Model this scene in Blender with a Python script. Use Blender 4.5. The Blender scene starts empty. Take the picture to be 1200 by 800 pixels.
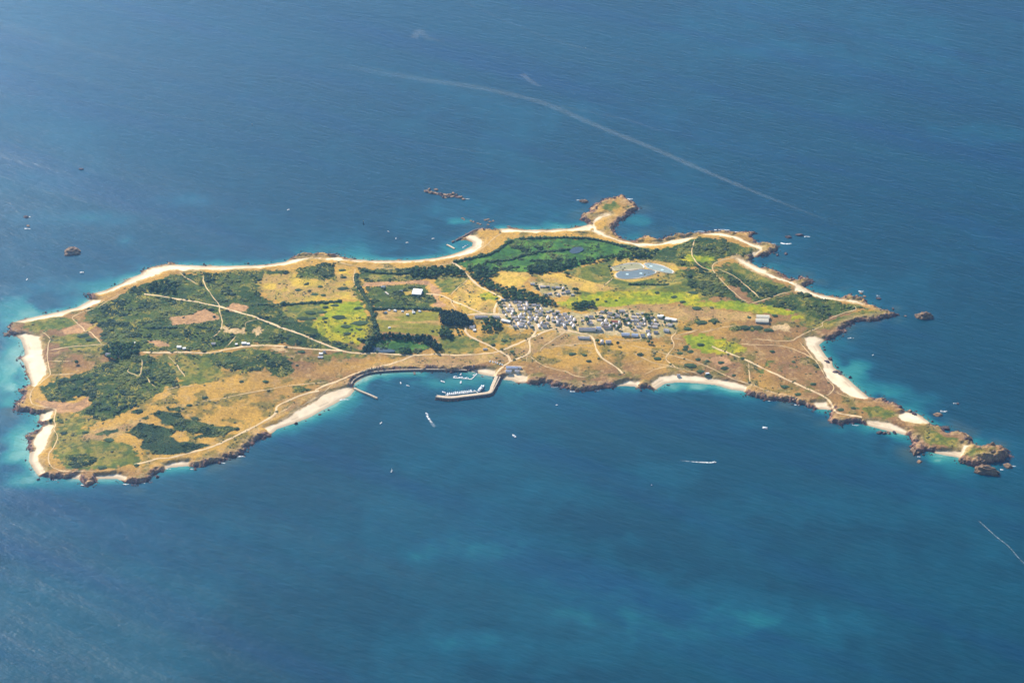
import bpy, bmesh, math, random
import numpy as np

random.seed(7)
rng = np.random.default_rng(11)
scene = bpy.context.scene
C = scene.collection

# ------------------------------------------------------------------ camera, world, sun, exposure
DEP = math.radians(33.0)            # downward tilt of the view
DIST = 6300.0                       # metres to the middle of the picture on the water
LENS = 85.0
CAM_H = DIST * math.sin(DEP)
FPX = LENS / 36.0 * 1200.0
CAM = np.array((0.0, -DIST * math.cos(DEP), CAM_H))
cd = bpy.data.cameras.new('camera'); cam = bpy.data.objects.new('camera', cd); C.objects.link(cam)
cam.location = CAM; cam.rotation_euler = (math.pi / 2 - DEP, 0, 0)
cd.lens = LENS; cd.sensor_width = 36.0; cd.clip_start = 10.0; cd.clip_end = 200000.0
scene.camera = cam

SUN_EL, SUN_AZ = math.radians(31.5), math.radians(-29.5)   # azimuth from +Y (view direction), negative = left
world = bpy.data.worlds.new('World'); scene.world = world; world.use_nodes = True
wn = world.node_tree.nodes; wl = world.node_tree.links; wn.clear()
sky = wn.new('ShaderNodeTexSky'); sky.sky_type = 'NISHITA'; sky.sun_disc = False
sky.sun_elevation = SUN_EL; sky.sun_rotation = SUN_AZ; sky.altitude = 0; sky.dust_density = 0.3
bg = wn.new('ShaderNodeBackground'); bg.inputs['Strength'].default_value = 0.085
wo = wn.new('ShaderNodeOutputWorld'); wl.new(sky.outputs[0], bg.inputs[0]); wl.new(bg.outputs[0], wo.inputs[0])
sd = bpy.data.lights.new('sun', 'SUN'); sun = bpy.data.objects.new('sun', sd); C.objects.link(sun)
sd.energy = 5.0; sd.angle = math.radians(0.5); sd.color = (1.0, 0.895, 0.74)
sun.rotation_euler = (math.pi / 2 - SUN_EL, 0, math.pi - SUN_AZ)
sun.location = (0, 0, 3000)
scene.view_settings.view_transform = 'Standard'; scene.view_settings.look = 'None'
scene.view_settings.exposure = 1.12; scene.view_settings.gamma = 1.0
scene.view_settings.use_curve_mapping = False
scene.cycles.use_denoising = True
scene.cycles.sample_clamp_direct = 2.0
scene.cycles.sample_clamp_indirect = 1.0
scene.cycles.max_bounces = 6
scene.cycles.volume_bounces = 1
HAZE_DENSITY = 2.6e-5

# ------------------------------------------------------------------ pixel -> place
cs, sn = math.cos(DEP), math.sin(DEP)
def P(u, v, z=0.0):
    """photo pixel -> point on the level plane z"""
    a = (u - 600.0) / FPX; b = (400.0 - v) / FPX
    dx, dy, dz = a, cs + b * sn, -sn + b * cs
    t = (CAM_H - z) / -dz
    return np.array((dx * t, CAM[1] + dy * t, z))
def PL(pts, z=0.0):
    return np.array([P(u, v, z)[:2] for u, v in pts])

# ------------------------------------------------------------------ numpy helpers: noise and distances
def _hash(ix, iy, s):
    n = (ix.astype(np.int64) * 374761393 + iy.astype(np.int64) * 668265263 + s * 1442695041) & 0xffffffff
    n = ((n ^ (n >> 13)) * 1274126177) & 0xffffffff
    return ((n ^ (n >> 16)) & 0xffff).astype(np.float32) / 65535.0
def vnoise(x, y, s=0):
    ix = np.floor(x); iy = np.floor(y); fx = (x - ix).astype(np.float32); fy = (y - iy).astype(np.float32)
    fx = fx * fx * (3 - 2 * fx); fy = fy * fy * (3 - 2 * fy)
    a = _hash(ix, iy, s); b = _hash(ix + 1, iy, s); c = _hash(ix, iy + 1, s); d = _hash(ix + 1, iy + 1, s)
    return (a + (b - a) * fx) * (1 - fy) + (c + (d - c) * fx) * fy
def fbm(x, y, scale, oct=4, s=0):
    v = 0; amp = 0.5; tot = 0
    x = x / scale; y = y / scale
    for o in range(oct):
        v = v + amp * vnoise(x + o * 17.3, y + o * 9.1, s + o); tot += amp; amp *= 0.5; x = x * 2.03; y = y * 2.03
    return v / tot
def sstep(e0, e1, x):
    t = np.clip((x - e0) / (e1 - e0), 0, 1); return t * t * (3 - 2 * t)
def seg_dist(X, Y, pts, closed=True):
    d2 = np.full(X.shape, 1e12, np.float32); n = len(pts)
    for i in range(n if closed else n - 1):
        ax, ay = pts[i]; bx, by = pts[(i + 1) % n]
        ux, uy = bx - ax, by - ay; L = ux * ux + uy * uy + 1e-9
        t = np.clip(((X - ax) * ux + (Y - ay) * uy) / L, 0, 1)
        np.minimum(d2, (X - ax - t * ux) ** 2 + (Y - ay - t * uy) ** 2, out=d2)
    return np.sqrt(d2)
def inside(X, Y, pts):
    r = np.zeros(X.shape, bool); n = len(pts)
    for i in range(n):
        ax, ay = pts[i]; bx, by = pts[(i + 1) % n]
        if ay == by: continue
        c = ((ay > Y) != (by > Y)) & (X < (bx - ax) * (Y - ay) / (by - ay) + ax)
        r ^= c
    return r
def sdist(X, Y, pts):
    """signed distance, positive inside"""
    d = seg_dist(X, Y, pts); return np.where(inside(X, Y, pts), d, -d)

# ------------------------------------------------------------------ traced plan of the island (photo pixels, turned into metres below)
COAST = [(7,392),(10.5,382),(19,376.5),(28,374),(50,369),(72,364.5),(90,360),(105,352),(104,347),(100,344),(111,343.5),(124,340),
(139,333),(153,325.5),(165,321),(167,316),(178,312),(190,309.5),(200,308),(208,310),(238,311),(268,311.5),(289,310.5),(310,310),(322,308.5),(335,306),
(345,299.5),(354.5,296),(365,298),(380,297),(398,298.5),(417.5,304),(440,305),(470,305),(490,304.3),(510,302),(529.5,298),(543,293.5),(553.5,288),
(554,284.5),(547.5,281),(540,281.5),(538,279.5),(549,274),(562.5,268),(585,268),(597,267),(615,269),(640,269),(670,267),(688,263),(680,257),
(683.5,252),(692.5,248.5),(694,242.5),(700,239),(706,235),(721,231),(730,229),(735,234),(743.5,239.5),(749,245.5),(742,250),(734.5,255),
(725.5,260.5),(721,266.5),(724,275.5),(733,281),(745,283),(751,279.5),(760,277),(772,281),(781,278),(793,274),(803,275.5),(815,273),(830,271),
(842,270),(860,272.5),(872,272),(884,272.5),(882,278),(887,284),(902,284.5),(912,289),(909.5,295),(897.5,300),(884,302),(880,303),(881,308),
(890,313),(897.5,311.5),(908,317.5),(920,323.5),(932,327),(939.5,323.5),(950,328),(953,332),(946,336.5),(953,341.5),(966,346),(984.5,349),
(995,345),(1008.5,349),(1017.5,355),(1028,360),(1037,362.5),(1052,369),(1046,372),(1031,374.5),(1016,376),(1004,376.5),(990.5,383),(989,392),
(977,398.5),(965,400),(960,404),(963.5,410.5),(969,418),(975.5,422.5),(977,430),(986,437),(995,445),(1010,458.5),(1017.5,464.5),(1026.5,467.5),
(1037,466),(1038.5,470.5),(1047.5,472),(1055,476.5),(1064,481),(1074.5,484),(1086,491.5),(1092,496.5),(1104,499.5),(1114,501),(1110,505.5),
(1125,507),(1137,511.5),(1136,518),(1147.5,523),(1155,523),(1162.5,519.5),(1170,523.5),(1180.5,527),(1186,535.5),(1174,540),(1163,542),(1150,543),(1140,546),
(1131,545),(1123.5,542),(1123.5,536),(1110,534),(1095,531),(1084.5,530),(1072.5,534),(1066.5,529),(1072.5,520.5),(1069.5,515),(1059.5,509.5),(1037,504),
(1017.5,499),(1001,496),(984.5,499),(972.5,493),(969.5,485.5),(975.5,481),(963.5,479.5),(953,481),(944,475),(929,472),(915,470),(902,468.5),
(890,466),(875,465.5),(870.5,458),(857,456.5),(837.5,451),(815,449),(797.5,448),(779.5,449.5),(767.5,457),(757,455.5),(748,456),(743.5,453),
(730,452),(712,454),(698.5,456),(676,458),(662.5,455),(643,449.5),(630,450.5),(616.5,448.5),(608,449.5),(600,446),(590,445),(584,444),(577.5,441.5),
(564,438.5),(552,435.5),(543,435),(520,435),(500,435),(485,435),(455,436),(437,438),(425,443),(416,449.5),(417.5,455.5),(410,464),(401,468),
(392,473.5),(377,481),(365,488),(345,496),(325,502.5),(316,510),(304,516),(292,523.5),(284.5,533),(271,535.5),(256,541.5),(244,544),(226,549),
(220,546),(197.5,548),(187,554),(175,563),(163,568),(147.5,566),(137,561),(116,561),(108.5,569),(101,571),(95,566),(92,561.5),(80,560),(62,563),
(45.5,559),(39.5,551),(33.5,540.5),(35,530),(33.5,516.5),(29,512),(39.5,506),(48.5,498.5),(41,496),(46.5,490),(45,486),(22.5,483),(17,479.5),
(19.5,472),(27,463),(21,458.5),(30,452.5),(36,451),(33,443.5),(28.5,427),(22.5,419.5),(29,415),(27,406),(24,397.5),(16.5,393)]
BEACHES = [
 ('long white beach under the dunes at the open bay', [(19,377),(50,368.5),(72,364),(90,359.5),(105,351.5),(119,352),(118,356),(88,364.5),(72,370.5),(45,375),(30,377)]),
 ('narrow white beach running along the far shore', [(110,343),(124,339.5),(139,332.5),(153,325),(165,320.5),(178,314),(195,310),(208,309.5),(238,310.5),(268,311),(310,309.5),(335,305.5),(345,303),
   (362,301),(392,302.5),(417,304),(440,304.5),(470,304.5),(510,301.5),(529.5,297.5),(543,293),(553,287.5),(553,284.5),(547.5,281),(541,281.2),(549,276),(558,276),(566,282),(566,290),(556,296),(540,302),(510,305.5),(480,308.5),(440,308.5),(417,307.5),
   (392,305.5),(365,304),(338,311),(310,314),(272,316.5),(244,317.5),(224,317.5),(206,317),(187,321),(172,327),(159,332),(144,336.5),(135,341),(120,345.5)]),
 ('thin sand strip west of the tombolo', [(585,267.5),(640,268.5),(670,266.5),(692,262),(698,266),(690,271),(640,273),(600,273),(588,272)]),
 ('sandy tombolo and curved beach by the small peninsula', [(692,263),(694,257),(712,250),(718,252),(706,257),(698.5,262),(700,269.5),(712,276),(730,281),(748,284.5),(769,285.5),(790,281.5),(812,277),(816,280),(790,286),(769,290),(748,289.5),(724,284.5),(707.5,278.5),(695,272)]),
 ('strip of sand edging the north east rocks', [(861,301),(881,309),(896,318),(914,325.5),(929,330),(938,336),(947,339.5),(965,346.5),(984.5,349.5),(1004,352),(1017,358.5),(1004,356),(984,353),(962,349.5),(945,344),(933,341.5),(932,337),(923,332.5),(905,326.5),(890,320.5),(875,313),(864,305.5)]),
 ('sand rim over the eastern point', [(822,272.5),(845,273),(862,276.5),(879.5,284),(893,290),(896,294),(884,300),(882,298),(888,293),(876,288),(858,280),(840,276),(822,276)]),
 ('white crescent beach below the eastern path', [(944,397),(954.5,394),(965,397),(960,404),(963.5,410.5),(969,418),(974,423),(978,430),(986,437),(995,445),(1010,458.5),(1017.5,464.5),(1016,467),(998,465),(980,452.5),(969.5,443),(966,434),(963.5,427),(954.5,419.5),(950,413.5),(945,403)]),
 ('pale sand between boulders on the seaward side of the spit', [(1060.5,483.5),(1074,484),(1086,492),(1090,495.5),(1069.5,496.5),(1056,493),(1052,487)]),
 ('narrow beach on the sheltered side of the spit', [(1013,491.5),(1043,496),(1062.5,505),(1059.5,509.5),(1037,504),(1017.5,499)]),
 ('little sand cove by the road end', [(951.5,472),(968,472),(975.5,479),(963.5,480)]),
 ('small beach under the last grassy headland', [(1095,528),(1116,529),(1128,531),(1124,536),(1110,534.5),(1095,532)]),
 ('sandy saddle joining the rocky tip', [(1127,521),(1141,522.5),(1133,527),(1127,533)]),
 ('pale crescent beach east of the harbour', [(763,451),(773.5,442),(790,440.5),(820,441),(855.5,447.5),(876.5,453),(873,458),(857,457),(837.5,451.5),(815,449.5),(797.5,448.5),(779.5,450),(768,456)]),
 ('tiny beach tucked beside the dark rocks', [(724,451),(737.5,446.5),(750,448),(745,454),(730,452.5)]),
 ('sand at the head of the harbour', [(548,435),(564,432.5),(582,434),(582,439),(577.5,442),(564,439),(552,436)]),
 ('sand patch outside the breakwater root', [(588,443.5),(596,439),(606,438),(618,441.5),(615,447),(600,446.5),(590,445.5)]),
 ('bright sandy beach below the coast road', [(418,455.5),(410,464.5),(401,468.5),(392,474),(377,481.5),(365,488.5),(345,496.5),(325,503),(316,508),(310,502),(322,497),(338,488.5),(365,473.5),(384.5,461),(397,457),(410,454)]),
 ('sand margin inside the harbour wall', [(411.5,449.5),(425,441.5),(440,437),(460,434.8),(490,434.3),(490,435.6),(455,436.3),(437,438.3),(425,443.3),(416,450)]),
 ('short sandy cove among low cliffs', [(193,545),(212.5,540.5),(221.5,541.5),(220,546.5),(196,549)]),
 ('sand pocket below the heath cliff', [(114.5,558.5),(137,555),(149,558.5),(146,562),(137,561.5),(116,561.5)]),
 ('tiny sand gap in the rocks', [(84.5,559),(94,555.5),(94,561.5),(84,561.5)]),
 ('wide bright beach on the western shore', [(57.5,497),(62,500),(60,510),(56,519.5),(53,527),(44,534),(48,545),(52,553),(45,556),(39,550),(33.5,540.5),(36,530),(42,528),(36.5,518),(45.5,507.5),(50,500)]),
 ('little beach inside the western inlet', [(47,485),(60.5,482.5),(59,490),(50,494),(46,490)]),
 ('broad dazzling beach at the western end', [(18,392),(30,391),(46.5,396),(49.5,402),(49,418),(54,433),(53,439),(42,452.5),(37,452),(35,445),(28.5,427),(24,420),(29,415),(27,406),(24,397.5)]),
]
# land cover: name, class, pixel polygon.  Painted in this order, later ones on top.
COVER = [
 ('scrub','scrub',[(100,362),(130,352),(150,340),(165,333),(200,322),(240,320),(330,316),(345,318),(345,328),(320,330),(300,340),(312,350),(325,357),(350,360),(352,375),(372,380),(385,395),(410,405),(430,412),(400,411),(340,404),(300,402),(262,410),(168,412),(150,420),(122,414),(112,406),(125,402),(118,398),(120,388),(112,380),(100,376)]),
 ('scrub','scrub',[(44,455),(63,445),(90,438),(114,431),(129,422),(142,416),(177,415),(182,419),(196,422),(209,440),(209,450),(193,454),(190,459),(175,467),(160,473),(147,484),(135,490),(120,491),(102,487),(87,484),(105,473),(103,466),(90,465),(90,470),(72,471),(55,467),(54,461),(43,457)]),
 ('meadow','olive',[(185,418),(240,416),(262,420),(262,440),(240,450),(210,452),(208,440),(196,424)]),
 ('meadow','olive',[(29,377),(70,371),(86,372),(92,381),(70,386),(40,388),(28,384)]),
 ('meadow','olive',[(100,390),(118,400),(140,408),(120,412),(80,410),(60,400),(80,390)]),
 ('clearing','yellow',[(98,380),(113,379),(110,386),(96,388)]),
 ('meadow','olive',[(68,506),(100,500),(118,514),(150,520),(166,534),(160,546),(110,551),(76,548),(62,530)]),
 ('clearing','tan',[(98,512),(110,502),(142,498),(168,488),(176,494),(150,504),(144,512),(120,516)]),
 ('clearing','bare',[(40,468),(60,470),(88,472),(104,464),(106,474),(92,482),(70,484),(50,478)]),
 ('meadow','olive',[(75,490),(100,488),(110,496),(92,504),(70,502)]),
 ('thicket','thicket',[(149,506),(162,495),(169,495),(190,499),(205,505),(200,511),(209,517),(232,519),(248,521),(235,526),(217,531),(202,533),(181,532),(164,523),(167,516)]),
 ('thicket','thicket',[(175,485),(187,481),(209,484),(224,492),(253,500),(269,498),(282,502),(265,508),(250,512),(226,513),(236,508),(220,505),(206,505),(203,499),(191,496),(187,490)]),
 ('thicket','thicket',[(165,490),(172,487),(176,491),(170,493)]),
 ('thicket','thicket',[(196,477.5),(210,477.5),(209,481),(198,480.5)]),
 ('thicket','thicket',[(111,508),(122,504),(138,503),(139,506),(126,509),(113,510)]),
 ('thicket','thicket',[(154,481),(166,480),(168,484),(156,485)]),
 ('thicket','scrub',[(76,534),(98,530),(112,535),(116,541),(100,545),(80,543)]),
 ('thicket','scrub',[(57,490),(74,490),(73,495),(58,495)]),
 ('scrub','scrub',[(212,415),(250,414),(263,411),(302,408),(322,410),(339,421),(347,434),(332,440),(319,440),(310,432),(289,435),(268,432),(250,428),(244,420),(223,420)]),
 ('scrub','scrub',[(343,452),(358,452),(368,456),(360,459),(346,458)]),
 ('scrub','olive',[(377,414),(405,412),(427,415),(425,419),(400,419),(380,420)]),
 ('clearing','bare',[(199,372),(222,369),(240,362),(256,370),(258,374),(232,378),(203,381)]),
 ('clearing','bare',[(264,360),(272,355),(292,358),(290,364),(280,366),(268,364)]),
 ('clearing','pale',[(262,384),(275,385),(288,384),(285,389),(277,392),(264,387)]),
 ('clearing','pale',[(296,386),(305,384),(306,392),(299,397),(297,392)]),
 ('clearing','bare',[(171,399),(184,399),(200,405),(186,406)]),
 ('clearing','pale',[(317,407),(332,408),(334,412),(322,410)]),
 ('clearing','bare',[(72,386),(96,378),(108,380),(96,390),(74,392)]),
 ('field','yellow',[(310,322),(348,318),(348,325),(392,329),(393,320),(396,315),(410,315),(414,330),(425,351),(383,353),(329,356),(314,346),(302,333)]),
 ('field','scrub',[(348,315),(383,307.5),(392,312),(393,328),(348,325)]),
 ('field','olive',[(329,357),(375,354),(400,353),(385,365),(360,378),(345,375),(330,368)]),
 ('field','lime',[(375,354),(425,352),(431,367),(440,390),(440,400),(423,403),(387,398),(372,391),(366,382),(380,366)]),
 ('scrub','scrub',[(414,316),(419,318),(421,332),(428,344),(436,355),(441,370),(445,388),(438,400),(428,398),(436,385),(430,366),(420,350),(414,338)]),
 ('field','camp',[(440,363.5),(455,362),(500,364.8),(516,365),(513,374),(519,381),(513,394),(499,391),(444,389),(441,374)]),
 ('meadow','marsh',[(437,403),(451,397),(469,398),(493,401),(507,406),(492,412),(433,412)]),
 ('scrub','scrub',[(428,337),(500,331),(503,345),(512,352),(505,358),(520,363),(480,363),(440,361),(432,352)]),
 ('scrub','scrub',[(417,313),(470,316),(520,314),(534,310),(548,322),(522,322),(508,325),(498,327),(470,329),(430,330),(418,325)]),
 ('clearing','olive',[(432,318),(462,318),(478,322),(460,327),(430,328)]),
 ('clearing','bare',[(426,336),(428,331.5),(470,330),(500,328),(510,334),(519,343),(513,345.5),(504,343),(502,334),(480,332),(447,335)]),
 ('clearing','bare',[(507,343),(511.5,353.5),(505,359),(522,361),(523,356),(515,352),(513,345)]),
 ('yard','yellow',[(474,341),(483,341),(483,346),(474,346)]),
 ('meadow','olive',[(508,322),(522,320),(549,326.5),(528,346),(520,343),(510,333)]),
 ('field','gold',[(549,328),(573,341),(587,350),(579,367),(546,368),(529.5,350)]),
 ('field','lime',[(562,345),(570,342),(585,348),(582,352),(566,351)]),
 ('marsh','marsh',[(534,307),(555,301),(576,296),(597,281),(630,278),(660,278),(677,278),(707,281),(724,286),(748,291),(769,292),(790,287),(812,280),(822,277),(845,279),(875,290),(888,294),(878,298),(863,299),(845,302),(834,310),(834,319),(818,313),(799,313),(787,308),(767,306),(745,304),(722,301),(692,308),(667,317),(640,320),(624,320),(585,317),(573,325),(561,322),(547,317)]),
 ('scrub','scrub',[(735,292),(769,293),(790,288),(812,281),(822,277),(845,279),(875,290),(885,294),(870,299),(845,303),(832,312),(815,313),(795,311),(780,307),(760,303),(740,300)]),
 ('meadow','lime',[(806,298),(835,301),(838,306),(815,308),(798,305)]),
 ('field','gold',[(573,325),(585,318),(619,319),(624,323),(615,331),(609,337),(597,337),(582,331)]),
 ('meadow','olive',[(624,322),(667,318),(692,309),(722,302),(745,305),(787,309),(800,314),(820,325),(835,340),(830,352),(760,355),(700,352),(660,345),(640,330)]),
 ('clearing','gold',[(630,322),(660,320),(700,332),(720,338),(700,345),(672,338),(660,333),(640,330)]),
 ('clearing','gold',[(722,304),(755,303),(790,309),(797,316),(770,325),(740,331),(718,326),(714,316)]),
 ('scrub','scrub',[(800,313),(834,320),(845,330),(878,357),(850,350),(825,345),(805,335)]),
 ('scrub','scrub',[(838,313),(850,309),(870,318),(890,325),(905,330),(925,336),(930,341),(905,350),(885,355),(865,338),(845,325)]),
 ('meadow','olive',[(850,306),(865,308),(900,326),(925,335),(915,338),(880,328),(860,318)]),
 ('scrub','scrub',[(885,355),(930,343),(960,348),(985,354),(1010,360),(990,368),(970,375),(945,376),(930,365),(905,360)]),
 ('meadow','lime',[(652,355),(670,349),(697,343),(730,341.5),(760,340),(800,342),(820,345),(820,355),(775,356),(745,361),(700,362),(673,362)]),
 ('meadow','lime',[(800,353),(860,352),(905,359),(932,364),(930,369),(905,368),(860,364),(800,358)]),
 ('meadow','olive',[(930,362),(965,376),(1000,366),(1020,362),(1040,367),(1020,373),(985,378),(962,386),(940,380)]),
 ('meadow','lime',[(926,369),(940,369),(943,373),(928,374)]),
 ('clearing','pale',[(905,382),(918,380),(930,385),(925,389),(908,387)]),
 ('meadow','lime',[(800,392),(822,390),(849,398),(875,407),(867,413),(830,414),(815,410),(800,402)]),
 ('meadow','olive',[(899,422),(907,421),(905,428),(898,433),(892,440),(890,434)]),
 ('clearing','tan',[(680,359),(760,356),(800,359),(880,366),(885,375),(850,378),(800,375),(780,368),(720,364)]),
 ('scrub','scrub',[(816,375),(836,374),(842,377),(822,380)]),
 ('scrub','scrub',[(855,385),(880,381),(900,386),(880,389)]),
 ('clearing','bare',[(828,420),(850,416),(858,425),(845,430)]),
 ('clearing','tan',[(485,417),(600,412),(615,400),(645,388),(700,396),(690,402),(640,410),(600,424),(560,428),(480,428),(430,436),(440,425)]),
 ('meadow','olive',[(515,396),(540,392),(560,400),(565,407),(545,414),(515,412),(508,408)]),
 ('meadow','olive',[(560,395),(590,392),(600,398),(590,404),(572,400)]),
 ('dune','pale',[(345,480),(375,460),(395,456),(375,470),(345,489),(325,497),(318,496)]),
 ('dune','tan',[(290,505),(320,488),(360,462),(410,441),(410,449),(380,458),(345,478),(315,498),(300,510)]),
 ('meadow','olive',[(1006,478),(1030,474),(1056,486),(1050,490),(1020,488)]),
 ('meadow','olive',[(1085,504),(1104,508),(1124,513),(1120,522),(1100,523),(1085,519)]),
 ('meadow','olive',[(704,237),(722,236),(728,243),(717,249),(706,245)]),
 ('meadow','olive',[(1130,527),(1148,526),(1155,530),(1140,535),(1131,532)]),
 ('dune','pale',[(855,300),(862,299),(882,312),(900,324),(890,322),(866,310)]),
 ('village','village',[(584,352),(600,347),(628,352),(652,362),(680,368),(706,363),(735,361),(765,367),(795,373),(790,390),(765,396),(700,392),(690,398),(660,390),(630,388),(600,386),(580,374),(555,374),(555,369),(582,366)]),
 ('village','village',[(620,330),(660,333),(676,340),(672,346),(645,349),(630,340)]),
 ('yard','pale',[(647,381),(660,381),(670,388),(660,391),(651,387)]),
 ('yard','pale',[(593,429),(612,428),(616,436),(600,440),(588,436)]),
]
ROAD, FOOT = 4.5, 2.2
PATHS = [
 (ROAD,[(169,344.5),(205,350),(232,354),(256,359),(280,366),(304,373.5),(320,379.7),(333.5,385),(354.5,392.5),(372.5,400),(392,407.5),(405.5,412),(428,414),(455,414.5),(480,416),(510,415),(540,416),(570,414),(585,411.5),(600,405.5),(619.5,397),(634.5,390),(649.5,385)]),
 (ROAD,[(167.5,413),(205,412.7),(250,412.7),(262,410),(280,407),(295,405),(317.5,404.8),(342.5,407),(365,409),(387.5,410),(401,411.2)]),
 (ROAD,[(485,416),(470,422.5),(447.5,429),(425,434.5),(410,440),(395,446.5),(380,452),(369.5,457)]),
 (FOOT,[(392,448),(383,457),(374,465),(360,472),(348,479)]),
 (FOOT,[(386,447),(365,449),(345,451),(331,453),(304,458),(280,462.5),(256,467),(233.5,471)]),
 (ROAD,[(374,458),(359,461),(341,468),(324.5,476.5),(322,485),(304,496.5),(286,505.5),(265,516),(244,525),(226,529.5),(211,533),(197.5,536.5),(185.5,537),(175,540),(158,544)]),
 (FOOT,[(322,485),(334,480),(342,474)]),
 (FOOT,[(113,552),(95,552),(80,552),(71,551),(60.5,546.5),(57,539),(57.5,531.5),(63.5,522.5),(67,512),(63.5,503),(65,498),(63,492.5),(65,483.5),(64.5,479.5),(51,476.5),(40.5,474),(36,470.5),(36,460),(40.5,453),(49.5,446.5),(58.5,439),(57,430),(55.5,418),(57,402),(59,398),(55.5,393),(49.5,389)]),
 (FOOT,[(57,411),(78,406.8),(105,404.5),(117,403.7),(127.5,404.5),(136.5,406.8)]),
 (FOOT,[(56,423),(84,423)]),
 (FOOT,[(58.5,439),(70.5,439),(90,437)]),
 (FOOT,[(144,343.5),(132,349.5),(121.5,355.5),(111,361),(96,366),(85.5,371),(85.5,374),(91.5,379.5),(97.5,384),(99,388),(105,389),(114,397),(119,403)]),
 (FOOT,[(166,421),(166.5,430),(163.5,440),(156,438),(150,435),(151.5,431.5)]),
 (FOOT,[(172,441.5),(176.5,448),(183,454)]),
 (FOOT,[(194.5,456),(209.5,453.5),(227.5,452)]),
 (FOOT,[(197.5,417.5),(205,425),(212.5,435),(217,441.5)]),
 (FOOT,[(238,322),(239.5,332.5),(247,344.5),(256,356.5),(257.5,364),(260,376),(260,383.5),(254.5,391),(247,396)]),
 (FOOT,[(209.5,319),(220,326.5),(232,334)]),
 (FOOT,[(277,393),(271,400),(264,407)]),
 (FOOT,[(288,383),(289,377.5),(303,374)]),
 (ROAD,[(531,307),(540,314.5),(547.5,322),(559.5,334),(573,341),(585,347.5),(587,350.5),(583.5,355),(580,361),(579,367)]),
 (ROAD,[(499.5,344),(517.5,346),(532.5,353.5),(547.5,359.5),(561,365.5),(576,369)]),
 (FOOT,[(528,351),(532.5,360),(536,364)]),
 (ROAD,[(546,369),(560,368),(576,368.2),(590,369)]),
 (FOOT,[(549,327),(538,336),(528,346)]),
 (FOOT,[(392,306),(413,311),(434,313.5),(470,314.5),(500,313),(520,310),(531,308),(540,302.5),(559.5,294),(570,287.5),(577.5,280),(588,273)]),
 (FOOT,[(416,315),(414.5,327),(417.5,336),(425,345),(432.5,355.5)]),
 (ROAD,[(579,441),(588,431),(598.5,423.5),(618,415),(621,407),(621,398),(627,389),(628.5,383),(633,374),(637,368)]),
 (ROAD,[(598.5,423.5),(595.5,417.5),(585,411.5),(570,403),(555,396),(546,389),(546,381.5)]),
 (FOOT,[(618,416),(617,423.5)]),
 (FOOT,[(621,417),(630,424),(642,430),(662.5,435),(673,440),(688,442)]),
 (FOOT,[(640,407.5),(658,405),(694,402)]),
 (FOOT,[(662.5,405),(697,408)]),
 (ROAD,[(650.5,384),(664,387),(677.5,390),(691,393),(695.5,398),(698.5,407.5),(704.5,418),(715,425.5),(724,431.5),(730,437.5)]),
 (FOOT,[(632,411),(640,404),(655,394),(664,388)]),
 (FOOT,[(737.5,404.5),(760,409),(782.5,415),(805,421),(822.5,426.5),(842,435.5),(860,444),(879.5,450.5),(897.5,457),(917,462),(935,466)]),
 (FOOT,[(793,386.5),(791,391),(787,396),(790,404.5),(784,413.5),(781,421),(791.5,430),(802,436),(809.5,440)]),
 (FOOT,[(787,396),(802,398.5)]),
 (FOOT,[(790,395),(796,392.5),(820,386)]),
 (FOOT,[(742,413.5),(757,421),(769,425.5),(790,430),(806,434),(820,439)]),
 (FOOT,[(754,439),(767.5,433),(778,430),(790,430)]),
 (ROAD,[(834.5,405.5),(860,416),(890,429.5),(920,443.5),(950,457),(968,466),(975.5,475),(980,483),(995,486),(1010,488.5)]),
 (FOOT,[(877,425),(878,437),(879.5,449)]),
 (FOOT,[(866,403),(890,404),(920,406),(942.5,414.5),(957.5,423.5)]),
 (FOOT,[(882.5,396.5),(905,399),(927.5,399),(935,395),(950,387.5),(963.5,382),(964,377.5),(980,370),(995,365),(1003,362),(1001,358)]),
 (FOOT,[(936.5,400),(942.5,407.5),(951.5,418),(960,428.5),(965,437.5),(969.5,445),(977,452.5),(974,460),(966.5,464)]),
 (FOOT,[(977,458),(998,467)]),
 (FOOT,[(814,281),(810.5,296.5),(819,310),(836,317.5)]),
 (FOOT,[(862,303),(845,305.5),(836,310),(836,317.5),(845,328),(855.5,338.5),(867.5,349),(878,355)]),
 (FOOT,[(840.5,314.5),(860,323.5),(875,335.5),(890,349)]),
 (FOOT,[(879.5,356),(896,351),(914,345),(932,341.5)]),
 (FOOT,[(718,325),(706,337)]),
 (FOOT,[(596,349),(602,359),(610,366)]),
 (FOOT,[(627,385),(633,377),(645,378),(652,383)]),
 (FOOT,[(676,372),(677,382),(678,389)]),
 (FOOT,[(732,388),(740,389),(748,390),(752,396),(735,399),(722,397)]),
 (FOOT,[(862,381),(845,384),(820,390)]),
 (FOOT,[(693,262),(700,258),(712,251),(718,247)]),
]
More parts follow.
